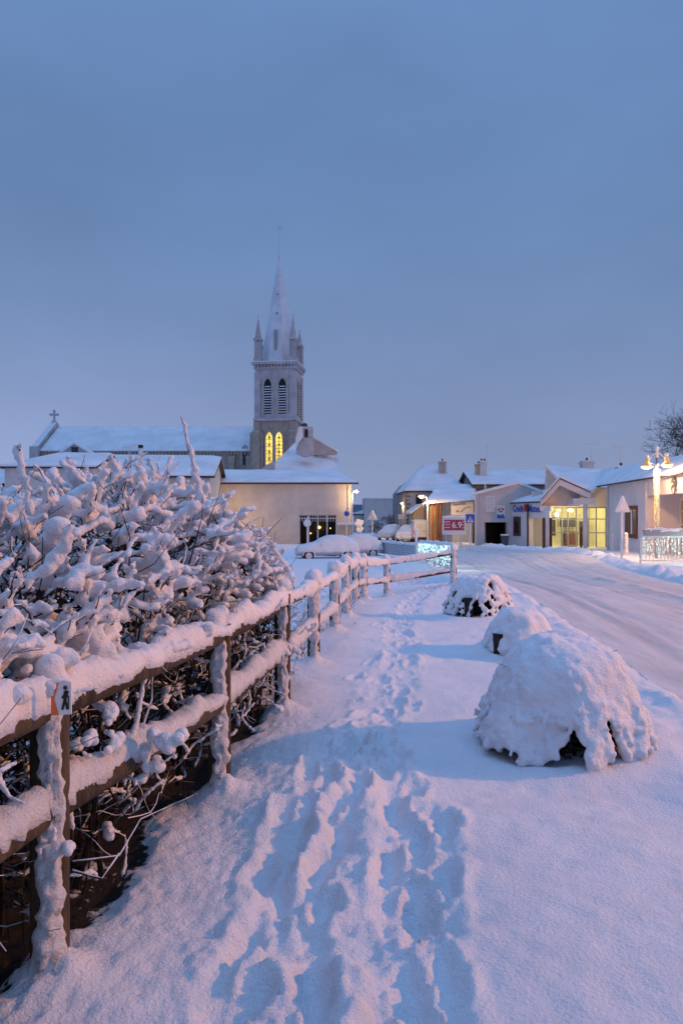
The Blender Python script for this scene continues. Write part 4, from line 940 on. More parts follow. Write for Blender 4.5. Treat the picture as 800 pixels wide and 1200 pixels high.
mu = MB().box(ax(528, 68.1), ax(554, 68.1), 68.08, 68.17, az(604, 68.1), az(587.5, 68.1)).build('notice_board', M['plate'], BN)
MB().tube([at(531, 592, 68.05), at(545, 590.5, 68.05)], .05, 4).tube([at(539, 600, 68.05), at(545, 595, 68.05), at(551, 594, 68.05)], .03, 4).ball(at(535, 599, 68.05), .10, 6, 4).build('board_drawing', M['metal'], mu)
GS = thing('beige_garage', 'small beige gabled garage beside the barn behind the parked van', 'garage', (ax(494, 73), 73, -1.3))
gL, gR, gM = ax(484, 73), ax(503.5, 73), ax(493.5, 73)
MB().slabpoly([(gL, 73, -1.4), (gR, 73, -1.4), (gR, 73, az(600, 73)), (gM, 73, az(592.5, 73)), (gL, 73, az(601, 73))], (0, 5, 0)).build('wall', M['beige'], GS)
MB().slabpoly([(gL-.3, 72.7, az(602.5, 73)), (gM, 72.7, az(593, 73)), (gM, 78, az(593, 73)), (gL-.3, 78, az(602.5, 73))], (0, 0, .22)).slabpoly([(gM, 72.7, az(593, 73)), (gR+.3, 72.7, az(602, 73)), (gR+.3, 78, az(602, 73)), (gM, 78, az(593, 73))], (0, 0, .22)).build('roof_snow', M['snow_far'], GS)
MB().box(ax(490, 72.97), ax(496, 72.97), 72.96, 73.02, -1.3, az(609, 73)).build('door', M['cream'], GS)

# grey building with garage opening
GG = thing('grey_garage_house', 'grey rendered gable house with black garage opening and roller shutter', 'house', (ax(590, 58), 60, -1.15))
D = 60.; x0, x1, xm = ax(557, D), ax(640, D), ax(606, D); g0, g1 = ax(567, D), ax(594, D); gt = az(612, D); zl = az(579, D)
w = MB(); w.slabpoly([(x0, D, -1.4), (g0, D, -1.4), (g0, D, gt), (g1, D, gt), (g1, D, -1.4), (x1, D, -1.4), (x1, D, az(580, D)), (xm, D, az(567, D)), (x0, D, zl)], (0, .4, 0)); w.wall((x0+.4, D+.4), (x0+2.9, D+12), -1.4, zl, -.4); w.build('wall', M['grey_wall'], GG)
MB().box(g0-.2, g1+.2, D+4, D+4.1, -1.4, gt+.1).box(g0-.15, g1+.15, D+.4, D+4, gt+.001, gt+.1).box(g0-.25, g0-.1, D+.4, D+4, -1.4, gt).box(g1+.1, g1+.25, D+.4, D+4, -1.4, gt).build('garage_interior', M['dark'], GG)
vg = MB()
for xa_, za, xb_, zb_ in ((x0-.25, az(580.5, D), xm, az(567, D)), (xm, az(567, D), x1+.25, az(581.5, D))): vg.hexa([(xa_, D-.2, za), (xb_, D-.2, zb_), (xb_+2.5, D+12, zb_), (xa_+2.5, D+12, za), (xa_, D-.2, za+.22), (xb_, D-.2, zb_+.22), (xb_+2.5, D+12, zb_+.22), (xa_+2.5, D+12, za+.22)])
vg.build('roof_snow', M['snow_far'], GG)
wn = window(GG, (ax(569, D), D), (ax(579.5, D), D), az(598, D), az(581, D), M['white_paint'], M['frost_metal'], bars=(1, 2)); MB().box(ax(568.5, D), ax(580.5, D), D-.2, D-.005, az(599.6, D), az(598.2, D)).build('sill', M['snow_far'], wn)
MB().tube([(x0+.3, D-.08, zl), (x0+.3, D-.08, -1.2)], .05, 6).build('downpipe', M['frost_metal'], GG)
es = thing('emblem_panel', 'white wall panel with red and dark emblem above the garage opening', 'sign', (ax(586, D), D-.1, 0))
pn = MB().box(ax(581, D), ax(591, D), D-.10, D-.03, az(608, D), az(592, D)).build('panel', M['plate'], es)
em = MB()
for px, py, r in ((583.8, 597, .09), (586, 599.5, .07), (588.4, 596.5, .09), (586, 595.5, .05), (584.8, 599, .05), (587.5, 599, .05)): em.ball((ax(px, D), D-.10, az(py, D)), r, 8, 5)
em.build('red_emblem', M['red_ink'], es)
MB().box(ax(581.5, D), ax(590.5, D), D-.115, D-.10, az(607.5, D), az(605, D)).slabpoly([at(582, 605, D-.12), at(590, 605, D-.12), at(589.5, 602, D-.12), at(587, 603.5, D-.12), at(585, 603.5, D-.12), at(582.5, 602, D-.12)], (0, .015, 0)).build('dark_emblem', M['blue_sign'], es)
bn = thing('wheelie_bin', 'dark blue rubbish bin with snow on its lid in front of the black garage', 'bin', (ax(591, 58.5), 58.5, -1.12))
x = ax(591, 58.5); bo = MB().hexa([(x-.2, 58.3, -1.1), (x+.2, 58.3, -1.1), (x+.2, 58.7, -1.1), (x-.2, 58.7, -1.1), (x-.27, 58.22, -.25), (x+.27, 58.22, -.25), (x+.27, 58.78, -.25), (x-.27, 58.78, -.25)]).build('body', mat('bin_plastic', (.04, .06, .10), .6), bn); MB().cbox((x, 58.5, -.25), .58, .6, .06).build('lid', M['frame_dark'], bn); MB().cbox((x, 58.5, -.19), .54, .56, .09).build('snow_cap', M['snow_far'], bn)
for s_ in (-.18, .18): MB().tube([(x+s_-.03, 58.75, -1.04), (x+s_+.03, 58.75, -1.04)], .09, 10).build('wheel', M['rubber'], bn)
# long house behind
LH = thing('long_house', 'long low house with dark eaves and snowy roof behind the grey gable house', 'house', (ax(600, 72), 74, -1.2))
gable_house(LH, (ax(557, 74), 74), (ax(650, 74), 74), 10, -1.4, az(566.5, 74), az(553, 79), M['house_stone'], .4, .22, seed=17)
chimney(LH, ax(560.5, 77), 77, 4.3, az(544, 77), .65, M['stone'], 1); chimney(LH, ax(565.5, 76.5), 76.5, 4.3, az(541, 76.5), .6, M['white_wall'], 2)
MB().tube([(ax(568, 73.5), 73.4, az(567, 73.5)), (ax(568, 73.5), 73.4, 1)], .09, 6).build('downpipe', M['frost_metal'], LH)
antenna('tall thin antenna mast rising behind the twin chimneys of the long house', ax(569.7, 78), 78, 4.8, az(524, 78), .2, 1.2)

# ------------------------------------------------------------------ bank
BK = thing('bank_building', 'low pinkish bank building with gabled porch and bright glass entrance', 'bank', (16, 52, -1))
def fx(y): return 17.3+.122*(y-52)
W0, W1, W2 = (13.0, 61.0), (14.05, 57.6), (14.75, 55.3)
w = MB(); w.wall(W0, W1, -1.4, 2.30, .4); w.wall(W1, W2, 1.15, 2.305, .38); w.wall((fx(49), 49), (fx(40), 40), -1.3, 3.28, 0.4) if 0 else None
w.wall((fx(49), 49.0), (fx(40), 40.0), -1.3, 3.3, .4)                     # main block, facing the road
w.hexa([(fx(49)+.0, 49.02, -1.3), (fx(49)+.4, 49.0, -1.3), (19.6, 56, -1.3), (19.3, 56, -1.3), (fx(49), 49.02, 3.3), (fx(49)+.4, 49.0, 3.3), (19.6, 56, 3.3), (19.3, 56, 3.3)])
w.wall((fx(40), 39.99), (fx(30), 30), 2.45, 3.3, .4)                      # fascia over the recess
w.box(fx(40)+.4, fx(40)+3.2, 40.0, 40.3, -1.3, 3.2)                        # side wall of the recess
w.wall((fx(40)+2.8, 39.99), (fx(30)+2.8, 30), -1.3, 3.2, .3)
w.box(W1[0]+.45, 15.25, 58.2, 58.6, -1.3, 3.2)                              # wall left of the entrance
w.box(15.25, 19.3, 56.0, 56.3, 1.95, 3.4)                                   # above the glazing
w.hexa([(16.5, 62, -1), (20.5, 62.6, -1), (20.5, 63, -1), (16.5, 62.4, -1), (16.5, 62, 5.3), (20.5, 62.6, 4.9), (20.5, 63, 4.9), (16.5, 62.4, 5.3)])
w.build('wall', M['bank_wall'], BK)
rr = MB().box(15.25, 19.3, 60.0, 60.1, -1.3, 2.0).box(15.25, 19.3, 56.35, 60, -1.3, -1.0).box(15.2, 15.25, 56.3, 60, -1.3, 2.0).box(19.31, 19.38, 56.35, 60, -1.3, 2.0).box(15.25, 19.3, 56.35, 60, 1.95, 2.05).build('entrance_hall', M['interior'], BK)
fu = MB()
for x0_, x1_, z0_, z1_ in ((15.5, 16.3, -.2, 1.2), (16.9, 18.0, -1.0, .1), (16.8, 17.9, .45, 1.15), (18.3, 18.8, -1, .9)): fu.box(x0_, x1_, 58.6, 59.2, z0_, z1_)
fu.build('counter', M['frame_dark'], BK)
fu = MB().box(17.0, 17.9, 58.3, 58.6, -.9, .0).build('poster_stand', M['brown'], BK)
pc = MB()
for i in range(14): x_ = 15.4+i*.28; pc.box(x_, x_+.16, 59.9, 59.97, random.uniform(-.4, .6), random.uniform(.7, 1.5))
pc.build('wall_poster', M['plate'], BK)
fr = MB()
for x_ in (15.25, 16.02, 16.45, 17.05, 17.95, 18.5, 19.22): fr.box(x_, x_+.08, 55.95, 56.05, -1.1, 1.95)
for z_ in (-1.08, .05, 1.05, 1.88): fr.box(15.33, 19.22, 55.96, 56.04, z_, z_+.07)
fr.box(16.5, 17.05, 55.955, 56.045, -1.05, -.8); en = fr.build('glass_front', M['metal'], BK)
MB().box(15.33, 19.22, 55.99, 56.01, -1.05, 1.9).build('pane', M['glass'], en)
# porch
PL, PA, PR_ = Vector((13.45, 52.0)), Vector((14.5, 51.2)), Vector((16.15, 50.0))
zl_, za_, zr_ = az(586, 52), az(561, 51.2), az(577, 50)
def rake(mb, z_off, th, y0, y1):
    for a, za1, b, zb1 in ((PL, zl_, PA, za_), (PA, za_, PR_, zr_)):
        mb.hexa([(a.x, a.y+y0, za1+z_off), (b.x, b.y+y0, zb1+z_off), (b.x+2.0, b.y+y1, zb1+z_off), (a.x+2.0, a.y+y1, za1+z_off), (a.x, a.y+y0, za1+z_off+th), (b.x, b.y+y0, zb1+z_off+th), (b.x+2, b.y+y1, zb1+z_off+th), (a.x+2, a.y+y1, za1+z_off+th)])
    return mb
po = rake(MB(), -.42, .42, 0, 6)
po.hexa([(13.4, 52, zl_-.75), (14.0, 51.6, zl_-.75), (15.4, 56, zl_-.75), (14.9, 56.2, zl_-.75), (13.4, 52, zl_-.38), (14.0, 51.6, zl_-.38), (15.4, 56, zl_-.38), (14.9, 56.2, zl_-.38)])
po.hexa([(15.2, 50.4, zr_-.8), (16.5, 49.9, zr_-.8), (17.2, 56, zr_-.8), (16, 56, zr_-.8), (15.2, 50.4, zr_-.38), (16.5, 49.9, zr_-.38), (17.2, 56, zr_-.38), (16, 56, zr_-.38)])
po.slabpoly([(14.0, 53.5, zl_-.4), (16.3, 52.6, zl_-.4), (16.3, 52.6, zr_-.1), (15.0, 53.2, za_-.3)], (0, .2, 0)); pch = po.build('porch', M['bank_wall'], BK)
ps = rake(MB(), .05, .14, -.12, 6.5); ps.build('porch_snow', M['snow_far'], pch); pe = rake(MB(), .0, .052, -.14, 6.4); pe.build('porch_edge', M['eave'], pch)
def column(x, y, zt, m1, m2):
    c_ = MB().tube([(x, y, -1.2), (x, y, zt)], .15, 14).build('column', m1, BK, True)
    if m2:
        for s_ in (-.24, .24): MB().box(x+s_-.07, x+s_+.07, y-.09, y+.09, -1.2, zt-.7).build('brown_post', m2, c_)
column(13.85, 51.8, zl_-.5, M['bank_wall'], M['brown']); column(15.95, 50.3, zr_-.6, M['bank_wall'], None); MB().box(15.70, 15.80, 50.5, 50.65, -1.2, .6).build('brown_post', M['brown'], BK)
MB().ball((ax(668, 54.5), 54.5, az(598, 54.5)), .22, 12, 6, .5).build('porch_lamp', M['lamp_pale'], BK)
# roofs
e0, e1 = 50.4, 30.
def rx(y): return 19.3+.083*(y-58)
E0, E1, R1, R0 = (fx(e1)-.35, e1, 3.25), (fx(e0)-.35, e0, 3.25), (rx(57), 57, 4.55), (rx(30), 30, 4.35)
sn = MB(); roof_snow(sn, E0, E1, R1, R0, .16, 30, 8, 3); roof_snow(sn, (rx(57)+3, 57, 3), (rx(30)+3, 30, 3), R0, R1, .16)
sn.slabpoly([(16.5, 62, 5.42), (14.6, 52, za_+.12), (16.2, 50, zr_+.1), (17.0, 50.4, 3.45), (19.3, 57, 4.75), (20.5, 62.6, 5.1)], (0, 0, -.2))
roof_snow(sn, (12.8, 61.3, 2.30), (14.75, 55.0, 2.40), (16.9, 57.5, 3.35), (14.9, 63, 3.05), .16)
sn.build('roof_snow', M['snow_far'], BK)
gu = MB().tube([(E0[0]-.03, E0[1], 3.27), (E1[0]-.03, E1[1], 3.27)], .05, 6); gu.tube([(12.85, 61.1, 2.28), (14.75, 55.1, 2.34)], .05, 6); gu.build('gutter', M['eave'], BK)
for y_ in (48.6, 39.6): MB().tube([(fx(y_)-.08, y_, 3.2), (fx(y_)-.08, y_, -1)], .06, 6).build('downpipe', M['frost_metal'], BK)
MB().tube([(W1[0]-.12, W1[1]-.05, 2.2), (W1[0]-.12, W1[1]-.05, -1.2)], .07, 6).build('downpipe', M['brown'], BK)
def on(p, q, t): return (p[0]+(q[0]-p[0])*t, p[1]+(q[1]-p[1])*t)
window(BK, on(W0, W1, .36), on(W0, W1, .66), -.25, 1.25, M['brown'], M['glass_dark'], fw=.22)
wb = window(BK, (fx(44.2), 44.2), (fx(41.6), 41.6), .15, 1.95, M['brown'], M['glass_dark'], .06, fw=.22); MB().wall((fx(44.0), 44.0), (fx(43.0), 43.0), .35, 1.75, .03, .055).build('shutter', M['brown'], wb); MB().wall((fx(42.95), 42.95), (fx(42.75), 42.75), .36, 1.74, .03, .05).build('curtain', M['white_paint'], wb)
window(BK, (17.55, 40.0), (18.9, 40.0), -.4, 2.3, M['white_paint'], mat('lit_pane', (.25, .15, .07), .3, emit=(.6, .33, .10), es=.25), .05, fw=.1, bars=(1, 4))
# lettering
def text_obj(s, size, name, m, par, loc, xdir, updir=(0, 0, 1), ext=.01, width=None):
    cu = bpy.data.curves.new(name, 'FONT'); cu.body = s; cu.size = size; cu.extrude = ext; cu.align_x = 'LEFT'; cu.offset = .012*size
    t = bpy.data.objects.new('t', cu); COL.objects.link(t); bpy.context.view_layer.update(); dg = bpy.context.evaluated_depsgraph_get()
    me = bpy.data.meshes.new_from_object(t.evaluated_get(dg)); bpy.data.objects.remove(t)
    X = Vector(xdir).normalized(); Yv = Vector(updir).normalized(); Z = X.cross(Yv)
    if width:
        w_ = max(v_.co.x for v_ in me.vertices); me.transform(Matrix.Diagonal((width/w_, 1, 1, 1)))
    m4 = Matrix((X, Yv, Z)).transposed().to_4x4(); m4.translation = Vector(loc); me.transform(m4)
    return link(name, me, m, par)
wd = Vector((W2[0]-W0[0], W2[1]-W0[1], 0)); wn_ = Vector((wd.y, -wd.x, 0)).normalized(); w0v = Vector((*W0, 0))
text_obj('Crédit', .74, 'lettering', M['blue_sign'], BK, w0v+wd*.21+wn_*.06+Vector((0, 0, 1.62)), wd, width=wd.length*.27)
text_obj('Mutuel', .74, 'lettering', M['blue_sign'], BK, w0v+wd*.59+wn_*.06+Vector((0, 0, 1.60)), wd, width=wd.length*.29)
lg = MB(); c = w0v+wd*.535+wn_*.08+Vector((0, 0, 1.86))
for a, b in (((-.10, .16), (.06, -.22)), ((.10, .16), (-.06, -.22)), ((-.2, -.05), (.2, -.05))): lg.tube([c+wd.normalized()*a[0]+Vector((0, 0, a[1])), c+wd.normalized()*b[0]+Vector((0, 0, b[1]))], .07, 6)
lg.ball(c+wd.normalized()*-.1+Vector((0, 0, .25)), .09, 8, 6); lg.ball(c+wd.normalized()*.1+Vector((0, 0, .25)), .09, 8, 6); lg.build('logo', M['red_ink'], BK)
lg = MB(); c = Vector((fx(35.2)-.1, 35.2, 2.85))
for dz, r, dy in ((.22, .11, .1), (.02, .17, .05), (-.2, .2, -.1), (.30, .07, -.18), (.08, .09, -.28)):
    pts = [c+Vector((0, dy+r*math.cos(a), dz+r*math.sin(a))) for a in np.linspace(0, 2*math.pi, 13)]; lg.tube(pts, .035, 5, False)
lg.build('emblem', M['metal'], BK)
text_obj('I', .75, 'lettering', M['metal'], BK, (fx(33.9)-.06, 33.9, 2.58), (fx(33)-fx(34), -1, 0))
chimney(BK, ax(687, 60), 60, 4.2, az(541, 60), .9, M['white_wall'], 1); chimney(BK, ax(727, 52), 52, 3.9, az(547.5, 52), .6, M['white_wall'], 1)
antenna('thin antenna with long bar above the bank chimney, left of the two on that roof', ax(692, 60), 60, 4.5, az(521, 60), .6, .1)
antenna('thin antenna with long bar above the right part of the bank roof', ax(726, 52.5), 52.5, 4.2, az(524, 52.5), .55, .1)

# ------------------------------------------------------------------ railings with light curtains
def railing(name_label, p, q, h, lit, seed, bars=True, grp=None, mesh_w=.14):
    P, Q = Vector((*p, gz(*p))), Vector((*q, gz(*q))); L_ = (Q-P).length; d = (Q-P)/L_; rs = random.Random(seed)
    t = thing('bridge_railing', name_label, 'railing', tuple(P)); up = Vector((0, 0, 1)); nn = Vector((d.y, -d.x, 0)).normalized()
    f_ = MB(); n_ = max(2, int(L_/2)+1)
    for i in range(n_): a = P+d*(L_*i/(n_-1)); f_.tube([a-up*.1, a+up*(h+.02)], .045, 6)
    f_.tube([P+up*h, Q+up*h], .04, 6); f_.tube([P+up*.12, Q+up*.12], .03, 6); f_.build('frame', M['frost_metal'], t)
    b_ = MB(); k = int(L_/mesh_w)
    for i in range(k): a = P+d*(L_*(i+.5)/k); b_.tube([a+up*.12, a+up*h], .014, 4, False)
    if not lit:
        MB().hexa([P+up*.1, Q+up*.1, Q+up*.1+nn*.02, P+up*.1+nn*.02, P+up*h, Q+up*h, Q+up*h+nn*.02, P+up*h+nn*.02]).build('snow_plaster', M['snow_rime'], t)
        for j in range(1, 6): b_.tube([P+up*(h*j/6+.05), Q+up*(h*j/6+.05)], .012, 4, False)
    b_.build('mesh_panel', M['frost_metal'] if lit else M['metal'], t)
    v_, f2 = snow_ridge([P+up*(h+.02), Q+up*(h+.02)], .16, .10, 8, .12, .15, 5, seed); MB().add(v_, f2).build('snow_cap', M['snow'], t, True)
    if lit:
        lb, wires = MB(), MB(); k = int(L_/.085)
        for i in range(k):
            a = P+d*(L_*(i+rs.random())/k)+up*(h-.03); ln = h*rs.uniform(.45, .98); m_ = int(ln/.055)
            wires.tube([a, a-up*ln], .010, 4, False)
            for j in range(m_):
                if rs.random() < .5: 
                    c_ = a+d*rs.gauss(0, .012)-up*(j*.055+rs.uniform(0, .03))+nn*rs.uniform(.055, .10)*rs.choice((-1, 1)); r_ = rs.uniform(.009, .021)
                    lb.cbox((c_.x, c_.y, c_.z), r_*1.3, r_*1.3, r_*2.4, rs.random())
        tag(wires.build('hanging_wire', M['snow'], t), kind='stuff'); tag(lb.build('light_curtain', M['bead_cold'], t), kind='stuff')
    return t
railing('left bridge railing hung with a curtain of cold white fairy lights beyond the fence end', (4.05, 28), (4.3, 42.5), .98, True, 1)
rr_ = railing('right bridge railing hung with white fairy lights in front of the bank', (12.05, 31), (16.2, 30.2), 1.08, True, 2)
wr = railing('plain white mesh railing along the edge of the car park', (4.2, 43.2), (1.6, 52), .80, False, 3)
rp = thing('railing_post', 'thin white post standing where the plain railing meets the lit railing', 'post', (ax(487.5, 41), 41, gz(4, 41))); MB().tube([(ax(487.5, 41), 41, gz(4, 41)-.1), (ax(487.5, 41), 41, az(620, 41))], .07, 8).build('shaft', M['snow_rime'], rp); MB().ball((ax(487.5, 41), 41, az(620, 41)), .09, 8, 6).build('snow_cap', M['snow'], rp)
tp = thing('railing_planter', 'long grey planter trough full of snow hooked on top of the right bridge railing', 'planter', (12.3, 30.9, gz(12, 31)+1.1))
za = gz(12.05, 31)+1.12; tb = MB().hexa([(12.15, 30.75, za), (13.6, 30.45, za), (13.65, 30.75, za), (12.2, 31.05, za), (12.1, 30.7, za+.24), (13.65, 30.4, za+.24), (13.7, 30.8, za+.24), (12.15, 31.1, za+.24)]).build('trough', M['metal'], tp)
v_, f2 = snow_ridge([(12.15, 30.9, za+.22), (13.65, 30.6, za+.22)], .42, .09, 9, .08, .2, 6, 4); MB().add(v_, f2).build('snow_cap', M['snow'], tp, True)

# ------------------------------------------------------------------ lamps
def lamp_pt(loc, col, w, r=.12):
    l = bpy.data.lights.new('lamp_light', 'POINT'); l.color = col; l.energy = w; l.shadow_soft_size = r
    o = bpy.data.objects.new('lamp_light', l); COL.objects.link(o); o.location = loc; return o
TLx, TLy = ax(769, 35), 35.; tz0 = gz(TLx, TLy)
TL = thing('double_street_lamp', 'tall double headed street lamp wrapped in warm fairy lights, lit orange', 'street lamp', (TLx, TLy, tz0))
zt = az(526, TLy); MB().tube([(TLx, TLy, tz0-.1), (TLx, TLy, tz0+.5), (TLx, TLy, zt)], [.10, .06, .05], 10).build('pole', M['metal'], TL, True); MB().ball((TLx, TLy, zt+.02), .11, 10, 6).tube([(TLx, TLy, zt-.4), (TLx, TLy, zt)], .075, 8).build('snow_cap', M['snow'], TL, True)
for s_ in (-1, 1):
    e = (TLx+s_*.42, TLy-.05*s_, az(541 if s_ < 0 else 539, TLy)); MB().tube([(TLx, TLy, zt-.15), (TLx+s_*.2, TLy, zt-.28), e], .03, 6).tube([(TLx, TLy, zt-.75), (TLx+s_*.3, TLy, e[2]-.05)], .022, 6).build('arm', M['frost_metal'], TL)
    hd = MB(); hd.tube([(e[0], e[1], e[2]+.22), (e[0], e[1], e[2]+.05), (e[0]+s_*.02, e[1], e[2]-.12), (e[0]+s_*.03, e[1], e[2]-.22)], [.07, .10, .15, .32], 14); h_ = hd.build('lamp_shade', mat('amber_shade', (.5, .35, .2), .5, emit=(1, .5, .12), es=.22), TL, True)
    MB().ball((e[0]+s_*.03, e[1], e[2]-.235), .25, 12, 6, .35).build('bulb', M['lamp_warm'], h_, True); MB().ball((e[0], e[1], e[2]+.23), .10, 8, 6).build('snow_cap', M['snow'], h_, True)
    lamp_pt((e[0], e[1]-.05, e[2]-.45), (1, .55, .25), 580)
g_ = MB(); rs = random.Random(5)
for i in range(240):
    t_ = i/240; z = tz0+1.35+(zt-.95-tz0-1.35)*t_; a = i*.9+rs.random(); r_ = .09+.04*rs.random()*(.4+t_); q_ = rs.uniform(.010, .020)*(.6+.7*t_); g_.cbox((TLx+r_*math.cos(a), TLy+r_*math.sin(a), z), q_*1.3, q_*1.3, q_*1.8, rs.random())
tag(g_.build('fairy_lights', M['bead_warm'], TL), kind='stuff')
def street_lamp(px, py, d, zb, arm, label, energy, headm='lamp_warm', curve=True):
    x = ax(px, d); zt = az(py, d); t = thing('street_lamp', label, 'street lamp', (x, d, zb)); sgn = 1 if arm > 0 else -1
    xp = x-arm; MB().tube([(xp, d, zb-.1), (xp, d, zt-.4), (xp+arm*.25, d, zt+.05), (x, d, zt+.08)], [.085, .06, .05, .05], 8).build('pole', M['frost_metal'], t)
    MB().slabpoly([(x-.32, d-.14, zt-.06), (x+.32, d-.14, zt-.06), (x+.32, d+.14, zt-.06), (x-.32, d+.14, zt-.06)], (0, 0, .16)).build('lamp_head', M['frost_metal'], t)
    MB().ball((x, d, zt-.06), .17, 10, 6, .5).build('bulb', M[headm], t); MB().ball((x, d, zt+.09), .24, 10, 6, .4).build('snow_cap', M['snow_far'], t); lamp_pt((x, d-.1, zt-.4), (1, .58, .22), energy); return t
street_lamp(417, 575.5, 65, -1.15, 1.0*.35, 'lit street lamp on a short arm at the right corner of the cream building', 160, 'lamp_pale')
street_lamp(471.5, 589.5, 84, -1.4, -.3, 'distant lit orange street lamp in front of the dark stone house', 700)
street_lamp(493.5, 582, 66, -1.2, -.55, 'lit goose-neck street lamp curving left in front of the barn', 700, 'lamp_pale')

# ------------------------------------------------------------------ signs
def post(mb, x, y, z0, z1, r=.045): return mb.tube([(x, y, z0), (x, y, z1)], r, 8)
def tri_sign(px, py0, py1, d, label, w, rot=0, name='road_sign'):
    x = ax(px, d); zb = gz(x, d); t = thing(name, label, 'road sign', (x, d, zb)); zt, zm = az(py0, d), az(py1, d)
    post(MB(), x, d, zb-.1, zm+.05, .06).build('pole', M['snow_rime'], t); c_, s_ = math.cos(rot), math.sin(rot)
    P3 = [Vector((x-w/2*c_, d-w/2*s_-.06, zm)), Vector((x+w/2*c_, d+w/2*s_-.06, zm)), Vector((x, d-.06, zt))]
    pl = MB().slabpoly(P3, (.02*s_, .04, 0)).build('panel', M['metal'], t)
    cen = (P3[0]+P3[1]+P3[2])/3; V_ = [cen+(p_-cen)*1.06+Vector((0, -.005, 0)) for p_ in P3]; I_ = [cen+(p_-cen)*.72+Vector((.03*s_, -.08, 0)) for p_ in P3]
    MB().add(V_+I_, [(0, 1, 4, 3), (1, 2, 5, 4), (2, 0, 3, 5), (3, 4, 5)]).build('snow_plaster', M['snow_rime'], t)
    e_ = MB().tube([P3[1]+Vector((0, 0, .02)), P3[2]+Vector((0, 0, .03))], .05, 6).tube([P3[0]+Vector((0, 0, .02)), P3[2]+Vector((0, 0, .03))], .03, 6); e_.build('snow_cap', M['snow'], t); return t
tri_sign(728, 582, 600, 32.5, 'snow plastered triangular road sign on a post in front of the bank', .66, .25)
tri_sign(436, 598, 609, 84, 'distant triangular road sign in the middle of the village street', 1.05)
def disc_sign(px, py, d, r, label, m_, zbase=None):
    x = ax(px, d); zb = gz(x, d); z = az(py, d); t = thing('road_sign', label, 'road sign', (x, d, zb)); post(MB(), x, d, zb-.1, z+r+.15).build('pole', M['snow_rime'], t)
    a = MB().tube([(x, d-.09, z), (x, d-.05, z)], r, 20); a.build('panel', M['frost_metal'], t); MB().tube([(x, d-.13, z), (x, d-.092, z)], [r*.74, r*.86], 18).build('snow_plaster', m_, t); return t
disc_sign(360, 613, 58, .30, 'round snow covered road sign in front of the dark gate', M['snow_rime'])
disc_sign(406, 602, 62, .24, 'small round sign on a pole at the low beige wall', M['blue_sign'])
x, d = ax(550.5, 52), 52; zb = gz(x, d); cs = thing('crossing_sign', 'blue square pedestrian crossing sign with white triangle on a pole', 'road sign', (x, d, zb)); post(MB(), x, d, zb-.1, az(603, d)).build('pole', M['snow_rime'], cs)
MB().box(x-.30, x+.30, d-.09, d-.05, az(613, d), az(602.5, d)).build('panel', M['blue_sign'], cs); MB().slabpoly([(x-.22, d-.10, az(612, d)), (x+.22, d-.10, az(612, d)), (x, d-.10, az(604.5, d))], (0, .008, 0)).build('triangle', M['plate'], cs)
MB().box(x-.32, x+.32, d-.11, d-.04, az(602.5, d)+.002, az(601.3, d)).build('snow_cap', M['snow'], cs); MB().tube([(x, d-.105, az(610.8, d)), (x+.02, d-.105, az(607.5, d))], .035, 5).ball((x+.02, d-.105, az(606.8, d)), .035, 6, 5).build('walking_figure', M['black_ink'], cs)
# billboard
x0, x1, d = ax(518, 57), ax(545.5, 57), 57; bb = thing('billboard', 'pink poster billboard in a white frame with large 6.9 price', 'billboard', ((x0+x1)/2, d, -1.15))
lg = MB()
for x_ in (x0+.25, x0+.75, x1-.35): lg.tube([(x_, d, -1.3), (x_, d, az(626, d))], .05, 6)
lg.build('leg', M['frost_metal'], bb); MB().box(x0, x1, d-.05, d+.1, az(626.5, d), az(606, d)).build('frame', M['white_paint'], bb)
MB().box(x0+.12, x1-.12, d-.07, d-.052, az(621.5, d), az(609, d)).build('poster', M['pink'], bb); v_, f2 = snow_ridge([(x0-.02, d+.02, az(606, d)), (x0+1.0, d+.02, az(606, d)-.02), (x1+.02, d+.02, az(606.3, d))], .22, .13, 8, .08, .12, 5, 9); MB().add(v_, f2).build('snow_cap', M['snow'], bb, True)
text_obj('6.9', .62, 'lettering', M['plate'], bb, (ax(529, d), d-.075, az(618.5, d)), (1, 0, 0), width=.72)
bt_ = MB()
for px, py, w_, h_ in ((519.8, 611, 7, 1.2), (521, 614, 6, 1), (520.5, 617.5, 6.5, 1.2), (541, 611, 3, 1), (541, 614.5, 2.5, 1), (540.5, 618, 3, 1)): bt_.box(ax(px, d), ax(px+w_ if px < 530 else px+w_, d), d-.076, d-.071, az(py+h_, d), az(py, d))
bt_.build('poster_print', mat('pale_ink', (.75, .45, .5), .6), bb)
# direction board
x, d = ax(471.5, 78), 78; db = thing('direction_sign', 'white two-board direction sign on twin posts below the far orange lamp', 'road sign', (x, d, -1.3))
mb_ = MB(); post(mb_, x-.3, d, -1.4, az(602, d)); post(mb_, x+.3, d, -1.4, az(602, d)); mb_.build('pole', M['frost_metal'], db)
for z_ in (603.0, 605.9): MB().box(x-.45, x+.45, d-.1, d-.06, az(z_+2.4, d), az(z_, d)).build('board', M['plate'], db)
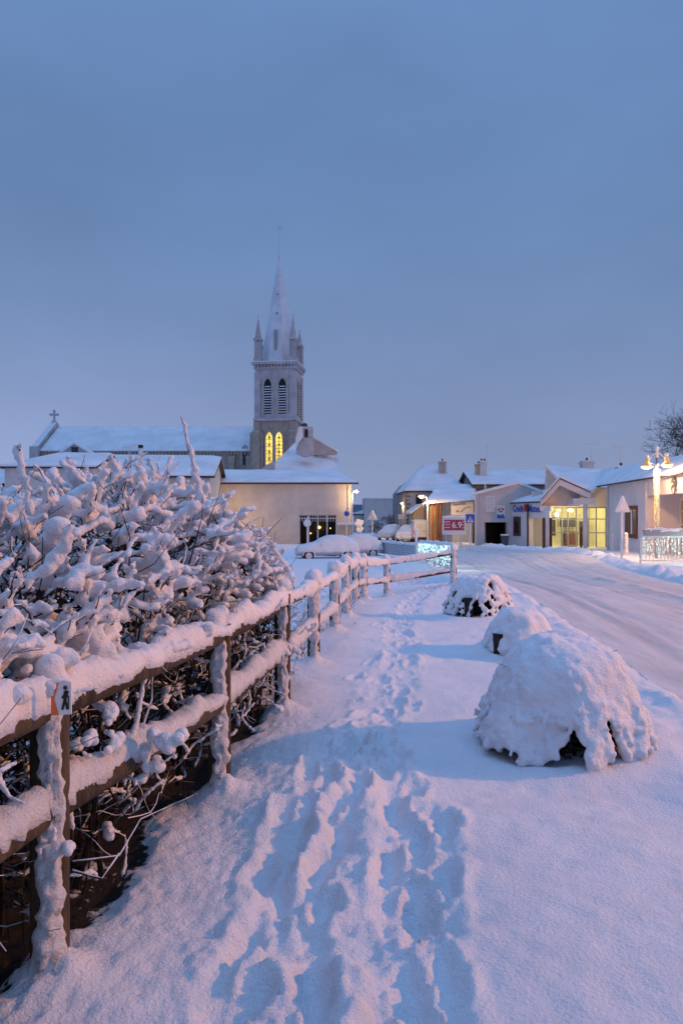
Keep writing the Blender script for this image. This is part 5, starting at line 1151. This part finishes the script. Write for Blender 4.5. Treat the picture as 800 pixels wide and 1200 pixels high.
# plastered posts and the far snow covered sign
for px, py, d, lb in ((717, 628, 46, 'snow plastered bollard near the bank downpipe'), (733, 626, 38, 'snow plastered bollard beside the triangular sign post')):
    x = ax(px, d); zb = gz(x, d); t = thing('bollard', lb, 'bollard', (x, d, zb), 'bollards before the bank'); post(MB(), x, d, zb-.1, az(py, d), .07).build('shaft', M['metal'], t); v_, f2 = plaster(x, d, zb, az(py, d), .07, -math.pi/2, 1.5, .05, px); MB().add(v_, f2).build('snow_plaster', M['snow_rime'], t, True); MB().ball((x, d, az(py, d)), .10, 8, 6).build('snow_cap', M['snow'], t, True)
x, d = ax(420.5, 70), 70; t = thing('covered_sign', 'snow caked signpost standing by the road right of the cream building', 'road sign', (x, d, -1.2)); post(MB(), x, d, -1.3, az(612, d), .06).build('pole', M['metal'], t)
clump('snow_cover', [(x+random.gauss(0, .16), d+random.gauss(0, .05), random.uniform(-.2, .85)) for i in range(26)], [random.uniform(.1, .2) for i in range(26)], .05, M['snow'], t, 2)

# ------------------------------------------------------------------ vehicles
def loft(stations, widths, snow=0, lo=.26):
    """stations: (x, ztop, zshoulder, half width roof) -> closed shell"""
    mb = MB(); n_ = 11
    for (x, zt_, zs_, wr_, wb_) in stations:
        e = snow
        ring = [(-wb_*.92, lo), (-wb_-e*.3, lo+.22), (-wb_-e*.3, zs_-.12), (-wb_*.97-e*.2, zs_+e*.4), (-wr_-e*.2, zt_-.03+e), (-wr_*.5, zt_+.02+e*1.15), (wr_*.5, zt_+.02+e*1.15), (wr_+e*.2, zt_-.03+e), (wb_*.97+e*.2, zs_+e*.4), (wb_+e*.3, zs_-.12), (wb_+e*.3, lo+.22), (wb_*.92, lo)]
        mb.v += [(x, y_, z_) for y_, z_ in ring]
    m_ = 12
    for i in range(len(stations)-1):
        for k in range(m_): mb.f.append((i*m_+k, i*m_+(k+1) % m_, (i+1)*m_+(k+1) % m_, (i+1)*m_+k))
    mb.f.append(tuple(range(m_))); mb.f.append(tuple((len(stations)-1)*m_+k for k in range(m_))[::-1]); return mb
ST = [(-2.02, .58, .52, .60, .70), (-1.95, .74, .66, .66, .80), (-1.5, .86, .78, .70, .86), (-.95, .95, .86, .72, .87), (-.62, 1.08, .88, .70, .87), (-.12, 1.42, .90, .58, .87), (.5, 1.47, .91, .58, .87), (1.1, 1.43, .92, .57, .86), (1.6, 1.22, .92, .60, .85), (1.82, 1.02, .90, .64, .83), (1.98, .88, .78, .66, .78), (2.05, .56, .5, .6, .70)]
def subdiv(o, lv=1):
    m_ = o.modifiers.new('Subdivision', 'SUBSURF'); m_.levels = m_.render_levels = lv; return o
def car(label, group, snow_t=.15, hubs=True):
    t = thing('parked_car', label, 'car', (0, 0, 0), group)
    b_ = subdiv(loft(ST, 0).build('body', M['car_paint'], t, True))
    gl = MB()
    for s_ in (-1, 1):
        for x0_, x1_, x2_, x3_ in ((-.55, .38, .33, -.12), (.45, 1.45, 1.15, .45)):
            gl.slabpoly([(x0_, s_*.868, .93), (x1_, s_*.868, .93), (x2_, s_*.66, 1.36), (x3_, s_*.66, 1.36)], (0, s_*.012, 0))
    gl.build('side_window', M['glass_dark'], t)
    for x_ in (-1.28, 1.25):
        for s_ in (-1, 1):
            wh = MB().tube([(x_, s_*.68, .31), (x_, s_*.875, .31)], .315, 20).build('wheel', M['rubber'], t); rm_ = MB().tube([(x_, s_*.87, .31), (x_, s_*.89, .31)], .21, 14); rm_.build('rim', M['frost_metal'], wh)
            ar = MB().tube([(x_+.39*math.cos(a), s_*.885, .31+.39*math.sin(a)) for a in np.linspace(0, math.pi, 11)], .045, 6); ar.build('arch_snow', M['snow_far'], wh)
    for s_ in (-1, 1):
        MB().ball((-1.93, s_*.56, .66), .12, 10, 6, .7).build('headlight', M['frost_metal'], t); MB().cbox((1.98, s_*.62, .66), .08, .2, .16).build('tail_light', M['red_ink'], t); MB().cbox((-.42, s_*.95, .93), .12, .16, .12).build('mirror', M['snow_far'], t)
    MB().cbox((-2.03, 0, .42), .02, .5, .11).build('number_plate', M['plate'], t)
    st2 = [(x, zt_-.01, zs_-.015, wr_+.07, wb_+.04) for (x, zt_, zs_, wr_, wb_) in ST]
    sc = loft(st2, 0, snow_t, .40)
    cs_ = subdiv(sc.build('snow_cover', M['snow_far'], t, True), 3)
    tx = bpy.data.textures.new('snow_lumps', 'CLOUDS'); tx.noise_scale = .35; dm = cs_.modifiers.new('Displace', 'DISPLACE'); dm.texture = tx; dm.strength = .09; dm.mid_level = .45; return t
def place(t, x, y, z, rz): t.location = (x, y, z); t.rotation_euler = (0, 0, rz); ORG[t.name] = Vector((x, y, z))
def copy_tree(o, par=None):
    c_ = o.copy(); COL.objects.link(c_); c_.parent = par
    for ch_ in list(o.children): copy_tree(ch_, c_)
    return c_
c1 = car('snow buried car with a visible front wheel, nearest in the car park', 'cars under snow')
c2 = copy_tree(c1); c2['label'] = 'snow buried car parked just behind and right of the nearest one'
c3 = copy_tree(c1); c3['label'] = 'pale car parked in the village street left of the van'
c4 = copy_tree(c1); c4['label'] = 'snow covered car squeezed against the left of the white van'
place(c1, ax(383, 45.2), 45.2, gz(-1, 45)-.10, R(9)); place(c2, ax(413, 48.5), 48.5, gz(.8, 48.5)-.12, R(14))
c1.scale = c2.scale = (.9, .9, .9)
place(c3, ax(457.5, 80), 80, gz(5.2, 80)-.02, R(68)); place(c4, ax(478, 74), 74, gz(6.4, 74), R(75))
# van seen from behind
vx, vy = ax(496, 71), 71.; VN = thing('white_van', 'white delivery van parked in the village street, rear doors towards us', 'van', (vx, vy, gz(vx, vy)))
vb = MB(); z0 = gz(vx, vy)
for yy_, top, hw_ in ((vy, 1.86, .93), (vy+.12, 1.98, .96), (vy+3.0, 1.98, .96), (vy+3.7, 1.55, .93), (vy+4.3, 1.1, .9), (vy+4.6, .8, .85)):
    vb.v += [(vx-hw_*.97, yy_, z0+.3), (vx-hw_, yy_, z0+1.0), (vx-hw_*.88, yy_, z0+top-.12), (vx-hw_*.72, yy_, z0+top), (vx+hw_*.72, yy_, z0+top), (vx+hw_*.88, yy_, z0+top-.12), (vx+hw_, yy_, z0+1.0), (vx+hw_*.97, yy_, z0+.3)]
for i in range(5):
    for k in range(8): vb.f.append((i*8+k, i*8+(k+1) % 8, (i+1)*8+(k+1) % 8, (i+1)*8+k))
vb.f.append(tuple(range(8))); vb.f.append(tuple(range(40, 48))[::-1]); vb.build('body', M['van_paint'], VN)
for s_ in (-1, 1):
    d_o = MB().box(vx+(s_*.42-.40), vx+(s_*.42+.40), vy-.03, vy+.02, z0+.42, z0+1.78).build('rear_door', M['van_paint'], VN); MB().box(vx+(s_*.42-.3), vx+(s_*.42+.3), vy-.045, vy-.032, z0+1.2, z0+1.65).build('pane', M['frost_metal'], d_o)
    MB().box(vx+s_*.91-.05, vx+s_*.91+.05, vy-.04, vy+.02, z0+.7, z0+1.15).build('tail_light', M['red_ink'], VN)
    for yy_ in (vy+.7, vy+3.6): MB().tube([(vx+s_*.7, yy_, z0+.33), (vx+s_*.94, yy_, z0+.33)], .33, 16).build('wheel', M['rubber'], VN)
MB().box(vx-.9, vx+.9, vy-.09, vy+.05, z0+.24, z0+.46).build('bumper', M['frame_dark'], VN); MB().box(vx-.26, vx+.26, vy-.045, vy-.03, z0+.52, z0+.63).build('number_plate', M['plate'], VN)
MB().box(vx-.12, vx+.28, vy-.046, vy-.031, z0+.98, z0+1.04).build('badge', M['metal'], VN)
sc = MB(); roof_snow(sc, (vx-.9, vy+.02, z0+1.9), (vx+.9, vy+.02, z0+1.9), (vx+.9, vy+3.4, z0+1.94), (vx-.9, vy+3.4, z0+1.94), .16, 8, 8); sc.build('roof_snow', M['snow_far'], VN)

# ------------------------------------------------------------------ trees
def bare_tree(x, y, zb, h, label, seed, levels=5, mt='bark_frost', spread=.5, r0=.16, group=None, first=.3, rmin=.004):
    rs = random.Random(seed); t = thing('bare_tree', label, 'tree', (x, y, zb), group); trunk, crown = MB(), MB()
    def grow(p, d, L_, r, lv):
        pts = [p]; dd_ = d.copy()
        for i in range(4):
            dd_ = (dd_+Vector((rs.gauss(0, .12), rs.gauss(0, .12), rs.gauss(.04, .08)))).normalized(); pts.append(pts[-1]+dd_*(L_/4))
        (trunk if lv == 0 else crown).tube(pts, [max(rmin, r*(1-.12*i)) for i in range(5)], 7 if lv < 2 else (4 if lv < 4 else 3), False)
        if lv >= levels: return
        for k in range(rs.randint(3, 4) if lv else 5):
            i = rs.randint(2, 4) if k else 4; u = Vector((rs.gauss(0, 1), rs.gauss(0, 1), rs.gauss(.15, .5))).normalized()
            grow(pts[i], (dd_*(1-spread)+u*spread).normalized(), L_*rs.uniform(.58, .8), r*.56, lv+1)
    grow(Vector((x, y, zb-.2)), Vector((0, 0, 1)), h*first, r0, 0)
    trunk.build('trunk', M[mt], t); crown.build('crown', M[mt], t); return t
bare_tree(ax(884, 66), 66, -1.1, 20, 'large bare winter tree rising behind the bank roof at the right edge', 5, 6, 'bark', .5, .26, rmin=.011)
bare_tree(ax(455, 98), 98, -1.5, 5.6, 'white frosted small tree in front of the far grey block', 9, 5, 'bark_frost', .58, .12, first=.24, rmin=.028)
bare_tree(ax(443, 100), 100, -1.5, 3.8, 'low frosted bush-like tree left of the frosted tree on the street', 10, 5, 'bark_frost', .62, .09, first=.22, rmin=.028)

# ------------------------------------------------------------------ world, lights, camera
SUN_EL, SUN_ROT = R(21), R(93)
wd_ = bpy.data.worlds.new('World'); S.world = wd_; wd_.use_nodes = True; nt = wd_.node_tree; L = nt.links
bg = nt.nodes['Background']
sky = nt.nodes.new('ShaderNodeTexSky'); sky.sky_type = 'NISHITA'; sky.sun_disc = False; sky.sun_elevation = SUN_EL; sky.sun_rotation = SUN_ROT
sky.air_density = 1.6; sky.dust_density = .6; sky.ozone_density = 4
tc_ = nt.nodes.new('ShaderNodeTexCoord'); sx = nt.nodes.new('ShaderNodeSeparateXYZ'); L.new(tc_.outputs['Generated'], sx.inputs[0])
cr = nt.nodes.new('ShaderNodeValToRGB'); e = cr.color_ramp.elements
def srgb(r, g, b): return tuple(((c/255)/12.92 if c < 10 else ((c/255+.055)/1.055)**2.4) for c in (r, g, b))+(1,)
stops = [(0, srgb(138, 155, 198)), (.06, srgb(131, 149, 194)), (.14, srgb(124, 142, 187)), (.26, srgb(112, 139, 185)), (.40, srgb(105, 136, 185)), (.55, srgb(106, 140, 191)), (.70, (.17, .37, .72, 1)), (.85, (.33, .62, 1.30, 1)), (1, (.56, .92, 1.74, 1))]
e[0].position, e[0].color = stops[0]; e[1].position, e[1].color = stops[-1]
for p_, c_ in stops[1:-1]:
    k = e.new(p_); k.color = c_
L.new(sx.outputs['Z'], cr.inputs[0])
# soft mist patches and a paler left horizon
nz = nt.nodes.new('ShaderNodeTexNoise'); nz.inputs['Scale'].default_value = 2.2; nz.inputs['Detail'].default_value = 4
mpp = nt.nodes.new('ShaderNodeMapping'); mpp.inputs['Scale'].default_value = (1, 1, 2.2); L.new(tc_.outputs['Generated'], mpp.inputs[0]); L.new(mpp.outputs[0], nz.inputs['Vector'])
mr = nt.nodes.new('ShaderNodeMapRange'); mr.inputs[1].default_value = .25; mr.inputs[2].default_value = .75; mr.inputs[3].default_value = .87; mr.inputs[4].default_value = 1.13; L.new(nz.outputs['Fac'], mr.inputs[0])
lf = nt.nodes.new('ShaderNodeMapRange'); lf.inputs[1].default_value = -.5; lf.inputs[2].default_value = .35; lf.inputs[3].default_value = 1.36; lf.inputs[4].default_value = .93; L.new(sx.outputs['X'], lf.inputs[0])
zf = nt.nodes.new('ShaderNodeMapRange'); zf.inputs[1].default_value = 0; zf.inputs[2].default_value = .25; zf.inputs[3].default_value = 1; zf.inputs[4].default_value = 0; L.new(sx.outputs['Z'], zf.inputs[0])
mixf = nt.nodes.new('ShaderNodeMix'); mixf.data_type = 'FLOAT'; L.new(zf.outputs[0], mixf.inputs[0]); mixf.inputs[2].default_value = 1; L.new(lf.outputs[0], mixf.inputs[3])
mu1 = nt.nodes.new('ShaderNodeMath'); mu1.operation = 'MULTIPLY'; L.new(mr.outputs[0], mu1.inputs[0]); L.new(mixf.outputs[0], mu1.inputs[1])
vm = nt.nodes.new('ShaderNodeVectorMath'); vm.operation = 'SCALE'; L.new(cr.outputs[0], vm.inputs[0]); L.new(mu1.outputs[0], vm.inputs['Scale'])
SKY_STR = .10
v2 = nt.nodes.new('ShaderNodeVectorMath'); v2.operation = 'SCALE'; L.new(vm.outputs[0], v2.inputs[0]); v2.inputs['Scale'].default_value = 1/SKY_STR
mx = nt.nodes.new('ShaderNodeMix'); mx.data_type = 'RGBA'; mx.inputs[0].default_value = .88; L.new(sky.outputs[0], mx.inputs[6]); L.new(v2.outputs[0], mx.inputs[7])
L.new(mx.outputs[2], bg.inputs['Color']); bg.inputs['Strength'].default_value = SKY_STR

sl = bpy.data.lights.new('low_sun', 'SUN'); sl.energy = .3; sl.angle = R(2); sl.color = (1, .42, .15); so = bpy.data.objects.new('low_sun', sl); COL.objects.link(so)
so.rotation_euler = Vector((-math.cos(SUN_EL), .03, -math.sin(SUN_EL))).to_track_quat('-Z', 'Y').to_euler()
lamp_pt((24, 6.3, 9.6), (1, .37, .09), 17500, .35)        # the roadside lamp that throws the pink light and the long shadows
lamp_pt((17.3, 57.6, 1.5), (1, .86, .48), 95, .3); lamp_pt((ax(668, 54.3), 54.2, az(600, 54.5)-.2), (1, .85, .5), 110)
lamp_pt((ax(272, 63.5), 63.3, 1.2), (1, .55, .16), 140, .2)  # yard lamp behind the hedge on the cream wall
lamp_pt((4.9, 30, .2), (.65, 1, .9), 25, .4); lamp_pt((4.9, 35, -.1), (.65, 1, .9), 20, .4); lamp_pt((13.5, 29.9, .2), (.65, 1, .9), 20, .4)
lamp_pt((ax(374, 68), 68.1, .2), (1, .7, .3), 6)

cam = bpy.data.cameras.new('camera'); cam.sensor_fit = 'VERTICAL'; cam.sensor_height = 36; cam.lens = 27; cam.clip_end = 6000; cam.clip_start = .05
co_ = bpy.data.objects.new('camera', cam); COL.objects.link(co_); co_.location = (0, 0, ZC); co_.rotation_euler = (R(90), 0, 0); S.camera = co_
S.view_settings.view_transform = 'Standard'; S.view_settings.look = 'None'; S.view_settings.exposure = 0
S.cycles.use_denoising = True
